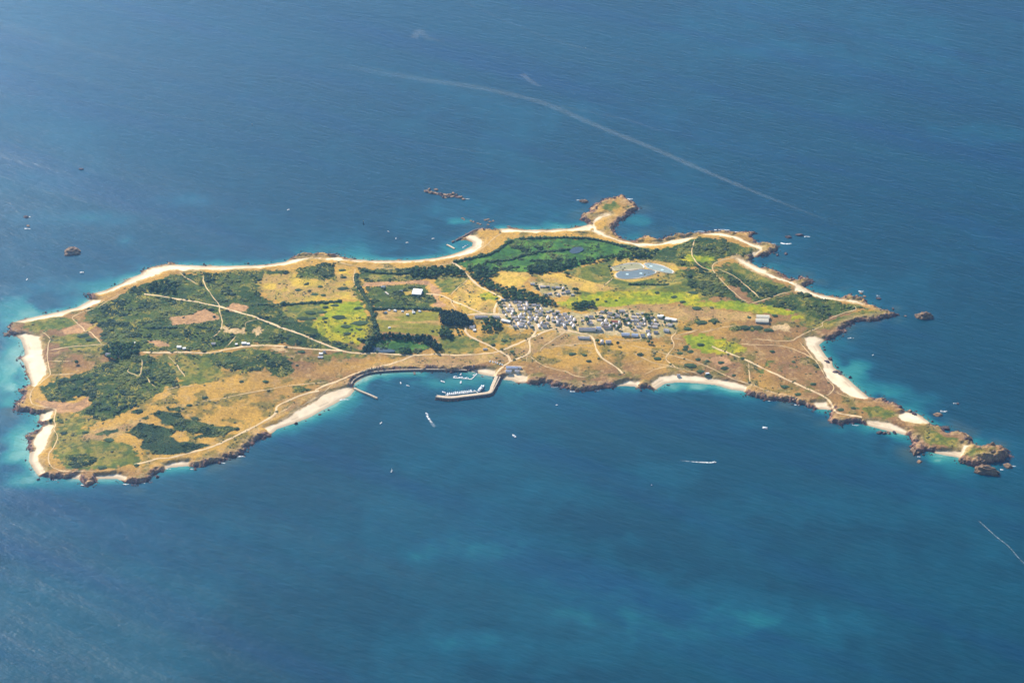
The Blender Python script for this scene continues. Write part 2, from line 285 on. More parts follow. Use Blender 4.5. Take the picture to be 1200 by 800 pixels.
# woods: class, spacing in metres, label tail, pixel polygon
WOODS = [
 ('pine',5.5,'dark pine standing in the dense block beside the campsite field',[(514.5,369),(518,365.5),(529,366),(544,371),(555,379),(553,382),(540,383),(519,381)]),
 ('tall',6.6,'tall dark green tree in the belt curving round the small pond meadow',[(427,410),(432,400),(437,395),(449,393),(470,394),(485,395.5),(500,395),(512,402),(518,409),(508,413),(503,405),(493,400),(470,397.5),(452,397),(440,402),(434,412)]),
 ('round',6.5,'round leafy tree standing between pond and coast road',[(467,409),(480,408),(482,414),(468,414)]),
 ('round',6.5,'round leafy tree on the grass below the dark pine block',[(518,384),(524,385),(531,393),(529,396),(521,396),(513,394)]),
 ('round',8,'leafy tree in the wood between the old fort and the beach',[(480,314),(519,313.5),(522,321),(500,326),(480,324)]),
 ('round',8,'leafy tree in the copse at the beach end of the lane',[(521,314),(546,318),(546,324),(523,322)]),
 ('round',8.5,'leafy tree in the wooded band north of the slate roofed village',[(549,315),(564,311),(582,314),(583,320),(572,326),(580,334),(591,337),(609,340),(630,347),(651,353),(652,359),(639,361),(630,356),(615,354),(594,352),(588,347),(583,341),(570,338),(559,331),(550,323)]),
 ('round',8,'leafy tree in the belt edging the green marsh',[(618,312),(640,308),(660,308),(674,303),(676,309),(664,314),(646,320),(630,321),(620,320)]),
 ('round',8,'leafy tree in the thick hedge below the marsh',[(677,309),(700,303),(725,299),(745,299),(764,297),(760,302),(738,303),(715,303),(690,309)]),
 ('round',8.5,'garden tree in the copse west of the village houses',[(564,375),(585,374),(588,385),(575,390),(565,388)]),
 ('round',7,'tree in the dark clump on the green slope above the village',[(668,360),(672,357),(684,355),(693,354),(697,360),(680,363)]),
 ('round',9,'scattered tree in the wooded corner behind the western shore',[(172,335),(188,329),(205,331),(207,343),(190,344),(175,341)]),
 ('round',8,'tree around the scattered western cottages',[(118,410),(135,404),(160,402),(165,412),(150,420),(130,422)]),
]
HEDGE_LABELS = ['hedge along the seaward edge of the green marsh', 'hedge between the beach dunes and the marsh meadow', 'hedge winding through the middle of the marsh', 'short hedge leading to the marsh pond',
 'straight hedge across the lower marsh', 'hedge beside the lane down to the campsite field', 'hedge behind the beach west of the fort woods', 'hedge dividing the golden field from the green field', 'hedge along the top of the campsite field',
 'low hedge row below the bare western clearing', 'short hedge at the edge of the western scrub', 'hedge row on the grass below the treatment ponds', 'hedge curve at the western end of the tree belt']
HEDGES = [
 [(609,280),(630,279),(657,278.5),(685,279),(704,282),(724,286.5),(742,291),(760,294)],
 [(534,306.5),(564,300),(576,297),(588,289.5),(600,282)],
 [(571,307),(600,304),(612,299.5),(627,296.5),(634,292),(627,289)],
 [(636,295),(658,293.5),(668,292)],[(622,305.5),(640,306),(658,304)],
 [(417,322),(418,332),(424,342),(431,353),(436,366),(440,380),(443,392)],
 [(424,316),(445,320),(470,321),(482,318)],[(331,357),(350,356),(383,354),(400,353)],
 [(440,362),(470,361.5),(515,363)],[(170,384),(206,384)],[(325,357),(300,357)],
 [(738,333),(760,333),(782,334)],[(420,397),(432,404),(425,412)],
]
# ------------------------------------------------------------------ materials
def newmat(name):
    m = bpy.data.materials.new(name); m.use_nodes = True
    nt = m.node_tree; nt.nodes.clear()
    out = nt.nodes.new('ShaderNodeOutputMaterial'); b = nt.nodes.new('ShaderNodeBsdfPrincipled')
    nt.links.new(b.outputs[0], out.inputs[0])
    return m, nt, b, out
def pos(nt):
    return nt.nodes.new('ShaderNodeNewGeometry').outputs['Position']
def noise(nt, vec, scale, detail=3, rough=0.55):
    n = nt.nodes.new('ShaderNodeTexNoise'); n.inputs['Scale'].default_value = scale
    n.inputs['Detail'].default_value = detail; n.inputs['Roughness'].default_value = rough
    nt.links.new(vec, n.inputs['Vector']); return n.outputs['Fac']
def mrange(nt, v, a, b, c, d):
    n = nt.nodes.new('ShaderNodeMapRange'); nt.links.new(v, n.inputs[0])
    for i, x in zip((1, 2, 3, 4), (a, b, c, d)): n.inputs[i].default_value = x
    return n.outputs[0]
def math_(nt, op, a, b):
    n = nt.nodes.new('ShaderNodeMath'); n.operation = op
    for i, x in enumerate((a, b)):
        if isinstance(x, (int, float)): n.inputs[i].default_value = x
        else: nt.links.new(x, n.inputs[i])
    return n.outputs[0]
def mixc(nt, fac, a, b, mode='MIX'):
    n = nt.nodes.new('ShaderNodeMix'); n.data_type = 'RGBA'; n.blend_type = mode
    if isinstance(fac, (int, float)): n.inputs[0].default_value = fac
    else: nt.links.new(fac, n.inputs[0])
    for i, x in zip((6, 7), (a, b)):
        if isinstance(x, tuple): n.inputs[i].default_value = (*x, 1)
        else: nt.links.new(x, n.inputs[i])
    return n.outputs[2]
def vary(nt, col, vec, scale, lo, hi, detail=3):
    """brightness mottling of a colour"""
    v = mrange(nt, noise(nt, vec, scale, detail), 0.3, 0.7, lo, hi)
    cb = nt.nodes.new('ShaderNodeCombineColor')
    for i in range(3): nt.links.new(v, cb.inputs[i])
    return mixc(nt, 1.0, col, cb.outputs[0], 'MULTIPLY')
def simple(name, col, rough=0.8, scale=0.4, lo=0.85, hi=1.15, bump=0.0, metallic=0.0, spec=0.3):
    m, nt, b, _ = newmat(name)
    tc = nt.nodes.new('ShaderNodeTexCoord').outputs['Object']
    r = nt.nodes.new('ShaderNodeRGB'); r.outputs[0].default_value = (*col, 1)
    nt.links.new(vary(nt, r.outputs[0], tc, scale, lo, hi), b.inputs['Base Color'])
    b.inputs['Roughness'].default_value = rough; b.inputs['Metallic'].default_value = metallic
    b.inputs['Specular IOR Level'].default_value = spec
    if bump:
        bp = nt.nodes.new('ShaderNodeBump'); bp.inputs['Strength'].default_value = bump; bp.inputs['Distance'].default_value = 0.3
        nt.links.new(noise(nt, tc, scale * 2, 4), bp.inputs['Height']); nt.links.new(bp.outputs[0], b.inputs['Normal'])
    return m
def attr_mat(name, rough=0.95, s1=0.09, s2=0.45, lo=0.72, hi=1.28, bump=0.5, spec=0.1):
    m, nt, b, _ = newmat(name); p = pos(nt)
    a = nt.nodes.new('ShaderNodeAttribute'); a.attribute_name = 'cover'
    c = vary(nt, a.outputs['Color'], p, s1, lo, hi, 5)
    c = vary(nt, c, p, s2, lo + .08, hi - .08, 2)
    nt.links.new(c, b.inputs['Base Color'])
    b.inputs['Roughness'].default_value = rough; b.inputs['Specular IOR Level'].default_value = spec
    if bump:
        bp = nt.nodes.new('ShaderNodeBump'); bp.inputs['Strength'].default_value = bump; bp.inputs['Distance'].default_value = 1.2
        nt.links.new(noise(nt, p, 0.25, 4, 0.65), bp.inputs['Height']); nt.links.new(bp.outputs[0], b.inputs['Normal'])
    return m
M_LAND = attr_mat('land_cover', 0.95, 0.16, 0.6, 0.72, 1.28, 0.6)
M_VEG = attr_mat('foliage', 0.9, 0.3, 1.2, 0.75, 1.25, 0.0, 0.15)
M_SAND = attr_mat('beach_sand', 0.95, 0.05, 0.25, 0.9, 1.1, 0.0)
M_ROCK = attr_mat('granite', 0.85, 0.12, 0.7, 0.6, 1.35, 0.9, 0.25)
M_PATH = simple('sandy_path', (0.62, 0.43, 0.215), 0.95, 0.045, 0.68, 1.25)
M_DIRT = simple('dirt_road', (0.68, 0.49, 0.27), 0.95, 0.04, 0.75, 1.2)

# ------------------------------------------------------------------ object helpers
def tag(o, label=None, cat=None, group=None, kind=None):
    if label: o['label'] = label
    if cat: o['category'] = cat
    if group: o['group'] = group
    if kind: o['kind'] = kind
    return o
def empty(name, loc, rz=0.0):
    o = bpy.data.objects.new(name, None); C.objects.link(o); o.location = loc; o.rotation_euler = (0, 0, rz); return o
def link(name, me, parent=None):
    o = bpy.data.objects.new(name, me); C.objects.link(o)
    if parent is not None: o.parent = parent
    return o
def npmesh(name, V, F, mat, col=None, smooth=False):
    """mesh from numpy arrays; F is an (n,3) or (n,4) index array; col is a per-vertex rgb array"""
    V = np.asarray(V, np.float32); F = np.asarray(F, np.int32)
    me = bpy.data.meshes.new(name); k = F.shape[1]
    me.vertices.add(len(V)); me.vertices.foreach_set('co', V.ravel())
    me.loops.add(F.size); me.loops.foreach_set('vertex_index', F.ravel())
    me.polygons.add(len(F)); me.polygons.foreach_set('loop_start', np.arange(0, F.size, k, dtype=np.int32))
    me.polygons.foreach_set('use_smooth', np.full(len(F), smooth))
    if col is not None:
        a = me.attributes.new('cover', 'FLOAT_COLOR', 'POINT')
        rgba = np.ones((len(V), 4), np.float32); rgba[:, :3] = col; a.data.foreach_set('color', rgba.ravel())
    me.materials.append(mat); me.update(calc_edges=True)
    return me
class MB:
    """collects boxes, prisms and tubes into one mesh"""
    def __init__(s): s.v = []; s.f = []
    def add(s, vs, fs):
        o = len(s.v); s.v += [tuple(v) for v in vs]; s.f += [tuple(i + o for i in f) for f in fs]; return s
    def box(s, x0, x1, y0, y1, z0, z1):
        v = [(x, y, z) for z in (z0, z1) for y in (y0, y1) for x in (x0, x1)]
        return s.add(v, [(0,2,3,1),(4,5,7,6),(0,1,5,4),(2,6,7,3),(0,4,6,2),(1,3,7,5)])
    def prism(s, pts, z0, z1):
        n = len(pts); a = sum(pts[i-1][0]*pts[i][1]-pts[i][0]*pts[i-1][1] for i in range(n))
        if a < 0: pts = pts[::-1]
        v = [(x, y, z0) for x, y in pts] + [(x, y, z1) for x, y in pts]
        f = [tuple(range(n))[::-1], tuple(range(n, 2*n))] + [(i, (i+1) % n, n+(i+1) % n, n+i) for i in range(n)]
        return s.add(v, f)
    def tube(s, p, q, r0, r1, n=6):
        p = np.array(p, float); q = np.array(q, float); d = q - p; d /= np.linalg.norm(d)
        u = np.cross(d, (0, 0, 1) if abs(d[2]) < .9 else (1, 0, 0)); u /= np.linalg.norm(u); w = np.cross(d, u)
        v = []
        for c, r in ((p, r0), (q, r1)):
            for i in range(n):
                a = 2 * math.pi * i / n; v.append(c + r * (math.cos(a) * u + math.sin(a) * w))
        f = [(i, (i+1) % n, n+(i+1) % n, n+i) for i in range(n)] + [tuple(range(n))[::-1], tuple(range(n, 2*n))]
        return s.add(v, f)
    def mesh(s, name, mat):
        me = bpy.data.meshes.new(name); me.from_pydata(s.v, [], s.f); me.materials.append(mat); me.update(); return me
    def build(s, name, mat, parent=None): return link(name, s.mesh(name, mat), parent)
def copy_tree(o, parent=None):
    c = o.copy(); C.objects.link(c); c.parent = parent
    for ch in list(o.children): copy_tree(ch, c)
    return c

# ------------------------------------------------------------------ island height field
coast = PL(COAST)
GS = 2.5
x0, y0 = coast.min(0) - 25; x1, y1 = coast.max(0) + 25
gx = np.arange(x0, x1, GS, dtype=np.float32); gy = np.arange(y0, y1, GS, dtype=np.float32)
GX, GY = np.meshgrid(gx, gy)
SD0 = sdist(GX, GY, coast)                              # metres inside the traced shore
beach_w = [(lab, PL(p, 1.5)) for lab, p in BEACHES]
BM = np.full(GX.shape, -99.0, np.float32); BID = np.full(GX.shape, -1, np.int32)
def window(pts, pad):
    a = pts.min(0) - pad; b = pts.max(0) + pad
    i0, i1 = np.searchsorted(gx, (a[0], b[0])); j0, j1 = np.searchsorted(gy, (a[1], b[1]))
    return slice(max(j0, 0), j1), slice(max(i0, 0), i1)
for k, (lab, pts) in enumerate(beach_w):
    w = window(pts, 40); s = sdist(GX[w], GY[w], pts)
    BID[w] = np.where((s > 0) & (s > BM[w]), k, BID[w]); BM[w] = np.maximum(BM[w], s)
thin = np.isin(BID, (1, 2, 3, 4, 5))
BM = np.where(BM > -40, BM + (fbm(GX, GY, 30, 3, 71) - .5) * np.where(BM < 25, 13, 6) + (fbm(GX, GY, 8, 2, 72) - .5) * 5, BM)
BM = np.where(thin, BM - 3.0, BM); BID = np.where(BM > 0, BID, -1)
bsoft = sstep(-12, 3, BM)                               # 1 on sand, 0 on rock
rag = (fbm(GX, GY, 26, 4, 3) - 0.5) * 26 + (fbm(GX, GY, 7, 2, 8) - 0.5) * 8
SD = SD0 + rag * (1 - bsoft) * sstep(40, 8, np.abs(SD0))
n1 = fbm(GX, GY, 320, 4, 21); n2 = fbm(GX, GY, 60, 3, 5); n3 = fbm(GX, GY, 9, 3, 31)
inl = np.maximum(SD, 0)
n4 = np.abs(fbm(GX, GY, 11, 3, 33) - .5) * 2
cliff = 6.5 * sstep(0, 13, SD) + 3.2 * (n2 - .3) * sstep(0, 20, SD) + (5.0 * (n3 - .45) - 6.5 * n4 * n4 + 1.5 * (.6 - n4)) * sstep(0, 5, SD) * sstep(30, 12, SD)
sand = 2.6 * sstep(0, 40, SD) + 1.3 * sstep(10, 40, SD) * (n2)
HT = cliff * (1 - bsoft) + sand * bsoft
HT = HT + sstep(25, 320, SD0) * (7 + 10 * n1) + (n2 - .5) * 3.0 * sstep(30, 90, SD)
tip = P(1160, 533)[:2]; dtip = np.hypot(GX - tip[0], (GY - tip[1]) * .8)
HT = HT + 8.0 * sstep(90, 15, dtip) * sstep(0, 16, SD) * (.5 + n3)
HT = np.where(SD < 0, np.maximum(SD * 0.35, -6.0), HT + 0.15).astype(np.float32)
# level ground under the treatment ponds
BASINS = [[(722.5,321),(730,317.5),(748,316),(766,317),(767,320),(757,323.5),(736,326.5),(724,325)],
          [(755.5,310),(760,308.5),(775,311.5),(788,317.5),(785,320),(770,317),(760,314)],
          [(717,313),(737,309),(749,309),(754,313),(748,315),(724,317)]]
pc = P(750, 317, 14); bd = np.hypot((GX - pc[0]) / 115, (GY - pc[1]) / 90); fl = sstep(1.25, 0.85, bd)
ZB = float(HT[np.abs(gy - pc[1]).argmin(), np.abs(gx - pc[0]).argmin()])
HT = HT * (1 - fl) + ZB * fl
def hz(x, y):
    x = np.asarray(x, float); y = np.asarray(y, float)
    fx = np.clip((x - gx[0]) / GS, 0, len(gx) - 1.001); fy = np.clip((y - gy[0]) / GS, 0, len(gy) - 1.001)
    i = fx.astype(int); j = fy.astype(int); fx = fx - i; fy = fy - j
    return (HT[j, i] * (1 - fx) + HT[j, i + 1] * fx) * (1 - fy) + (HT[j + 1, i] * (1 - fx) + HT[j + 1, i + 1] * fx) * fy
def G(u, v):
    """photo pixel -> point on the ground of the island"""
    z = 8.0
    for _ in range(8):
        p = P(u, v, z); z = .5 * z + .5 * max(float(hz(p[0], p[1])), 0.0)
    p[2] = float(hz(p[0], p[1])); return p
def GL(pts): return np.array([G(u, v)[:2] for u, v in pts])

# ------------------------------------------------------------------ land cover colours (albedo of what grows or lies there)
def c3(*a): return np.array(a, np.float32)
def mix(a, b, t): return a * (1 - t[..., None]) + b * t[..., None]
na = fbm(GX, GY, 130, 4, 41); nb = fbm(GX, GY, 34, 4, 51); nc = fbm(GX, GY, 10, 3, 61)
big = fbm(GX * .5, GY, 240, 4, 43)
heath = mix(c3(.21, .118, .058), c3(.44, .265, .075), sstep(.36, .62, big * .7 + na * .3))
heath = mix(heath, c3(.13, .115, .032), sstep(.52, .66, nb) * .8)
heath = mix(heath, c3(.42, .29, .15), sstep(.6, .74, nc) * .5)
COL = heath.copy()
tw = sstep(.35, .65, nb); tf = sstep(.4, .7, nc)
CLS = {
 'scrub': mix(mix(c3(.026, .050, .015), c3(.08, .105, .024), sstep(.36, .60, nb * .6 + na * .4)), c3(.24, .20, .05), sstep(.52, .64, nb * .5 + nc * .5) * .9),
 'thicket': mix(c3(.028, .052, .026), c3(.05, .082, .03), tw),
 'olive': mix(mix(c3(.135, .145, .032), c3(.27, .21, .06), tw), c3(.05, .085, .026), tf * .75),
 'lime': mix(mix(c3(.25, .28, .030), c3(.40, .335, .05), tw), c3(.085, .14, .028), tf * .6),
 'marsh': mix(mix(c3(.045, .115, .030), c3(.10, .19, .04), tw), c3(.028, .065, .02), tf * .8),
 'yellow': mix(mix(c3(.50, .345, .08), c3(.36, .235, .09), tw), c3(.21, .19, .04), tf * .5),
 'gold': mix(mix(c3(.54, .36, .10), c3(.42, .27, .10), tw), c3(.25, .205, .045), tf * .45),
 'tan': mix(mix(c3(.44, .285, .12), c3(.31, .195, .09), tw), c3(.22, .18, .05), sstep(.58, .7, nc) * .5),
 'bare': mix(c3(.44, .26, .135), c3(.32, .19, .10), tf),
 'pale': mix(c3(.60, .43, .24), c3(.44, .31, .16), tf),
 'camp': mix(mix(c3(.45, .285, .11), c3(.235, .215, .045), sstep(.42, .58, fbm(GX * .22, GY * 1.5, 26, 3, 77))), c3(.14, .15, .04), tf * .3),
 'village': mix(mix(c3(.56, .43, .26), c3(.36, .28, .13), tw), c3(.10, .13, .04), tf * .45),
}
cover_w = []
CID = np.full(GX.shape, -1, np.int32); SCRUB = np.zeros(GX.shape, np.float32)
fray = (nc - .5) * 22 + (nb - .5) * 16
for k, (nm, cl, poly) in enumerate(COVER):
    pts = GL(poly); cover_w.append(pts); w = window(pts, 30)
    soft = 1.0 if cl in ('camp', 'thicket', 'village') else 1.0
    s = sdist(GX[w], GY[w], pts) + fray[w] * (0.3 if cl in ('camp', 'gold') else .5 if cl in ('bare', 'thicket') else 1.3)
    m = sstep(-2.5, 2.5, s)
    COL[w] = mix(COL[w], CLS[cl][w], m)
    CID[w] = np.where(s > 0, k, CID[w])
    SCRUB[w] = SCRUB[w] * (1 - m) + m * (1.0 if cl == 'scrub' else 1.3 if cl == 'thicket' else 0.0) + (m * sstep(.50, .60, nb[w] * .6 + nc[w] * .4) if cl == 'marsh' else 0)
dune = sstep(14, 2, -BM) * sstep(.3, .6, nb)            # sandy turf behind the beaches
COL = mix(COL, c3(.42, .30, .145), dune * .7)
rockm = sstep(19, 6, SD + (nc - .5) * 16) * (1 - sstep(-6, 2, BM))
rk = mix(mix(c3(.20, .115, .085), c3(.37, .24, .155), tf), c3(.10, .055, .048), sstep(2.6, .5, HT))
rk = mix(rk, c3(.34, .235, .13), sstep(.56, .7, nb) * sstep(3, 6, HT) * .8)
COL = mix(COL, rk, rockm)
COL = mix(COL, c3(.36, .245, .14), sstep(34, 14, SD0) * (1 - rockm) * sstep(-3, -25, BM) * .45)
sandc = mix(c3(.82, .66, .45), c3(.74, .58, .38), sstep(.45, .7, nb))
wet = sstep(.95, .15, HT)
sandc = mix(sandc, c3(.45, .35, .23), wet)
sandc = mix(sandc, c3(.36, .27, .17), sstep(.35, .0, np.abs(HT - 1.1)) * sstep(.5, .64, nb) * .6)
lum = (COL * c3(.25, .65, .10)).sum(-1, keepdims=True); COL = np.clip(lum + (COL - lum) * 1.15, .006, .9)      # living turf and dry grass are vivid in high summer
COL = mix(COL, sandc, sstep(-1.5, 2.0, BM))
SCRUB *= (1 - rockm) * (1 - sstep(-6, 0, BM))

# split the sheet into pieces of the setting: each beach, each field, rock rim, heath
keep = SD0 > -14
fk = keep[:-1, :-1] & keep[1:, :-1] & keep[:-1, 1:] & keep[1:, 1:]
J, I = np.nonzero(fk); W_ = GX.shape[1]
b_ = BID[J, I]; c_ = CID[J, I]; r_ = rockm[J, I] > .5
key = np.where(b_ >= 0, 1000 + b_, np.where(r_, 2000, c_))
VV = np.stack([GX, GY, HT], -1).reshape(-1, 3); CC = COL.reshape(-1, 3)
FF = np.stack([J * W_ + I, J * W_ + I + 1, (J + 1) * W_ + I + 1, (J + 1) * W_ + I], 1)
LABS = {'scrub': ('scrubland', 'dark green gorse and bramble scrub patch on the island', 'scrub'),
        'thicket': ('thicket_ground', 'nearly black green low thicket patch in brown heath', 'scrub'),
        'meadow': ('meadow', 'rough green grass patch among the heath', 'meadow'), 'clearing': ('bare_ground', 'bare tan earth clearing in the vegetation', 'ground'),
        'field': ('field', 'grass field bounded by hedge lines', 'field'), 'yard': ('yard_ground', 'pale trodden sand yard beside buildings', 'ground'),
        'marsh': ('marsh', 'wide flat green marsh behind the far shore', 'marsh'), 'dune': ('dune', 'pale grassy dune behind the beach', 'dune'),
        'village': ('village_ground', 'sandy ground with small gardens between the houses', 'ground')}
for kk in np.unique(key):
    f = FF[key == kk]; u, inv = np.unique(f, return_inverse=True)
    if kk >= 2000: nm, lab, cat = 'rocky_shore', 'rim of brown granite rock and low cliffs round the island', 'shore'
    elif kk >= 1000: nm, lab, cat = 'beach', BEACHES[kk - 1000][0], 'beach'
    elif kk >= 0: nm, lab, cat = LABS[COVER[kk][0]]
    else: nm, lab, cat = 'island_ground', 'dry brown heath and grass covering the island', 'ground'
    o = link(nm, npmesh(nm, VV[u], inv.reshape(f.shape), M_SAND if nm == 'beach' else M_LAND, CC[u], True))
    tag(o, lab, cat, None if kk < 0 or kk >= 1000 else 'patches of ' + cat, 'structure')

# ------------------------------------------------------------------ roads and footpaths
def chain(pts, step):
    pts = np.asarray(pts, float); d = np.r_[0, np.cumsum(np.hypot(*np.diff(pts, axis=0).T))]
    n = max(2, int(d[-1] / step) + 1); t = np.linspace(0, d[-1], n)
    # Catmull-Rom through the points
    out = []
    for q in t:
        i = min(max(np.searchsorted(d, q, side='right') - 1, 0), len(pts) - 2); f = (q - d[i]) / max(d[i+1] - d[i], 1e-6)
        p0 = pts[max(i-1, 0)]; p1 = pts[i]; p2 = pts[i+1]; p3 = pts[min(i+2, len(pts)-1)]
        out.append(.5 * (2*p1 + (p2-p0)*f + (2*p0-5*p1+4*p2-p3)*f*f + (3*p1-p0-3*p2+p3)*f**3))
    return np.array(out)
for k, (w, px) in enumerate(PATHS):
    c = chain(GL(px), 3.0); t = np.gradient(c, axis=0); t /= np.linalg.norm(t, axis=1)[:, None] + 1e-9
    nrm = np.stack([-t[:, 1], t[:, 0]], 1)
    wob = w * .5 * (0.35 + 1.3 * fbm(c[:, 0], c[:, 1], 24, 3, 90 + k)) * 1.25
    tp = np.minimum(1, np.minimum(np.arange(len(c)), np.arange(len(c))[::-1]) / 9 + .25); wob = wob * tp if w < 4 else wob
    c = c + nrm * ((fbm(c[:, 0], c[:, 1], 18, 2, 13) - .5) * 3)[:, None]
    rows = [c + nrm * (wob * s)[:, None] for s in (-1, -.35, .35, 1)]
    dz = (.06, .32, .32, .06)
    V = np.concatenate([np.c_[r, np.maximum(hz(r[:, 0], r[:, 1]), .2) + z + .002 * k] for r, z in zip(rows, dz)])
    n = len(c); F = np.array([(a*n+i, a*n+i+1, (a+1)*n+i+1, (a+1)*n+i) for a in range(3) for i in range(n-1)])[:, ::-1]
    nm = 'dirt_road' if w > 4 else 'footpath'
    o = link(nm, npmesh(nm, V, F, M_DIRT if w > 4 else M_PATH))
    tag(o, 'pale sandy dirt road crossing the island' if w > 4 else 'narrow trodden sand footpath over the heath', 'road' if w > 4 else 'path',
        'dirt roads of the island' if w > 4 else 'footpaths of the island', 'structure')

# ------------------------------------------------------------------ sea
SHOALS = [(30,362,50,14,.75),(12,432,22,50,.72),(14,470,18,18,.6),(20,530,26,38,.7),(30,560,28,14,.65),(60,566,40,8,.35),(145,328,22,9,.55),(110,336,25,10,.35),(60,340,50,14,.3),
 (440,302,30,4,.45),(480,297,30,8,.42),(530,292,16,8,.55),(500,262,50,14,.16),(565,245,70,16,.22),(555,262,46,9,.6),(655,262,38,9,.7),(755,258,30,13,.5),(420,290,60,8,.15),(780,268,30,8,.2),(870,312,14,6,.2),
 (905,306,20,8,.2),(970,330,30,10,.2),(1000,437,16,14,.6),(1007,428,16,7,.6),(1030,458,26,12,.5),(1060,463,34,12,.35),(1050,478,30,8,.5),(985,405,20,8,.3),
 (1100,540,20,7,.75),(1035,508,26,5,.55),(985,503,18,6,.35),(1145,515,12,6,.35),(815,454,45,5,.8),(850,460,25,5,.5),(740,457,16,4,.5),(470,442,55,8,.8),(525,446,38,11,.62),(430,446,12,9,.85),(555,446,22,9,.6),
 (385,482,18,7,.4),(335,505,18,6,.3),(610,461,8,4.5,.75),(605,449,12,4,.4),(420,488,8,3,.35),(545,640,55,14,.5),(600,648,45,8,.25),(715,700,45,28,.55),(545,752,45,9,.4),(660,762,60,14,.3),(850,725,65,18,.5),
 (960,735,60,12,.3),(640,572,40,9,.35),(770,556,30,9,.35),(1060,592,120,12,.3),(1100,680,60,30,.2),(110,625,60,12,.25),(300,640,90,20,.2),(560,490,60,12,.2),(870,497,70,8,.2),
 (1000,75,60,14,.2),(900,60,80,10,.2),(60,210,60,12,.25),(215,235,40,8,.3),(90,255,60,10,.35),(150,283,12,8,.4),(1150,160,60,10,.2)]
def axis(a, b, step):
    core = np.arange(a, b + step, step); g = [step]
    while sum(g) < 30000: g.append(g[-1] * 1.35)
    e = np.cumsum(g); return np.r_[a - e[::-1], core, core[-1] + e]
bl, br, tl = P(-30, 830), P(1230, 830), P(-30, -30)
sx = axis(-1900, 1900, 9.0); sy = axis(-1500, 2300, 10.0)
SX, SY = np.meshgrid(sx, sy)
near = (np.abs(SX) < 2600) & (np.abs(SY) < 2600)
ds = np.full(SX.shape, 9999.0, np.float32); ds[near] = -sdist(SX[near], SY[near], coast)
db = np.full(SX.shape, 9999.0, np.float32)
bs = np.ones(SX.shape, np.float32)
FAINT = {BEACHES[1][0]: .55, BEACHES[2][0]: .5, BEACHES[3][0]: .35, BEACHES[4][0]: .35, BEACHES[5][0]: .2}
for lab, pts in beach_w:
    m = near & (np.hypot(SX - pts[:, 0].mean(), SY - pts[:, 1].mean()) < 900)
    d_ = seg_dist(SX[m], SY[m], pts); bs[m] = np.where(d_ < db[m], FAINT.get(lab, .68), bs[m]); db[m] = np.minimum(db[m], d_)
q1 = fbm(SX, SY, 260, 4, 201); q2 = fbm(SX, SY, 70, 4, 202); q3 = fbm(SX, SY, 1100, 3, 203)
sh = bs * (.62 * np.exp(-np.maximum(db - 6, 0) / (30 + 70 * np.clip(q1 - .3, 0, 1))) + .38 * np.exp(-np.maximum(db, 0) / 9)) + .14 * np.exp(-np.maximum(ds, 0) / 50)
for (u, v, ru, rv, st) in SHOALS:
    c = P(u, v); ex = abs(P(u + ru, v)[0] - c[0]); ey = abs(P(u, v - rv)[1] - c[1])
    if v > 545 and 500 < u or v > 600: ex, ey, st = ex * 2.1, ey * 1.8, st * .52
    r = np.hypot((SX - c[0]) / ex, (SY - c[1]) / ey) + (q2 - .5) * 1.5 + (q1 - .5) * 1.6
    sh = np.maximum(sh, st * sstep(1.35, .15, r)) * .65 + .35 * np.clip(sh + st * sstep(1.35, .15, r) * .6, 0, 1)
weed = sstep(.52, .68, q2) * sstep(9, 30, db) * sstep(260, 60, ds)
sh = np.clip(sh * (1 - .75 * weed), 0, 1)
sh = np.clip(sh + .16 * sstep(.5, .75, q1 * .6 + q3 * .4), 0, 1)
reef = .8 * sstep(55, 5, ds) * sstep(25, 70, db) * sstep(.45, .6, q2)
deepv = q3
seacol = np.stack([sh, reef, deepv], -1).reshape(-1, 3)
ny, nx = SX.shape
jj, ii = np.meshgrid(np.arange(ny - 1), np.arange(nx - 1), indexing='ij')
F = np.stack([jj*nx+ii, jj*nx+ii+1, (jj+1)*nx+ii+1, (jj+1)*nx+ii], -1).reshape(-1, 4)
M_SEA, nt, b, out = newmat('sea_water'); p = pos(nt)
at = nt.nodes.new('ShaderNodeAttribute'); at.attribute_name = 'cover'
sp = nt.nodes.new('ShaderNodeSeparateColor'); nt.links.new(at.outputs['Color'], sp.inputs[0])
def mapped(rot, sc):
    mp = nt.nodes.new('ShaderNodeMapping'); mp.vector_type = 'TEXTURE'; mp.inputs['Rotation'].default_value = (0, 0, math.radians(rot)); mp.inputs['Scale'].default_value = (1 / sc[0], 1 / sc[1], 1)
    nt.links.new(p, mp.inputs['Vector']); return mp.outputs[0]
ramp = nt.nodes.new('ShaderNodeValToRGB'); el = ramp.color_ramp.elements
el[0].position = 0; el[0].color = (.0002, .033, .056, 1); el[1].position = 1; el[1].color = (.40, .46, .33, 1)
for t, c in ((.25, (.002, .062, .098, 1)), (.5, (.008, .135, .150, 1)), (.75, (.032, .22, .195, 1)), (.92, (.17, .36, .29, 1))):
    e = el.new(t); e.color = c
shn = math_(nt, 'ADD', sp.outputs[0], mrange(nt, noise(nt, mapped(0, (1, .6, 1)), .02, 4), .3, .7, -.07, .07))
nt.links.new(shn, ramp.inputs[0])
col = mixc(nt, sp.outputs[1], ramp.outputs[0], (.045, .080, .072))
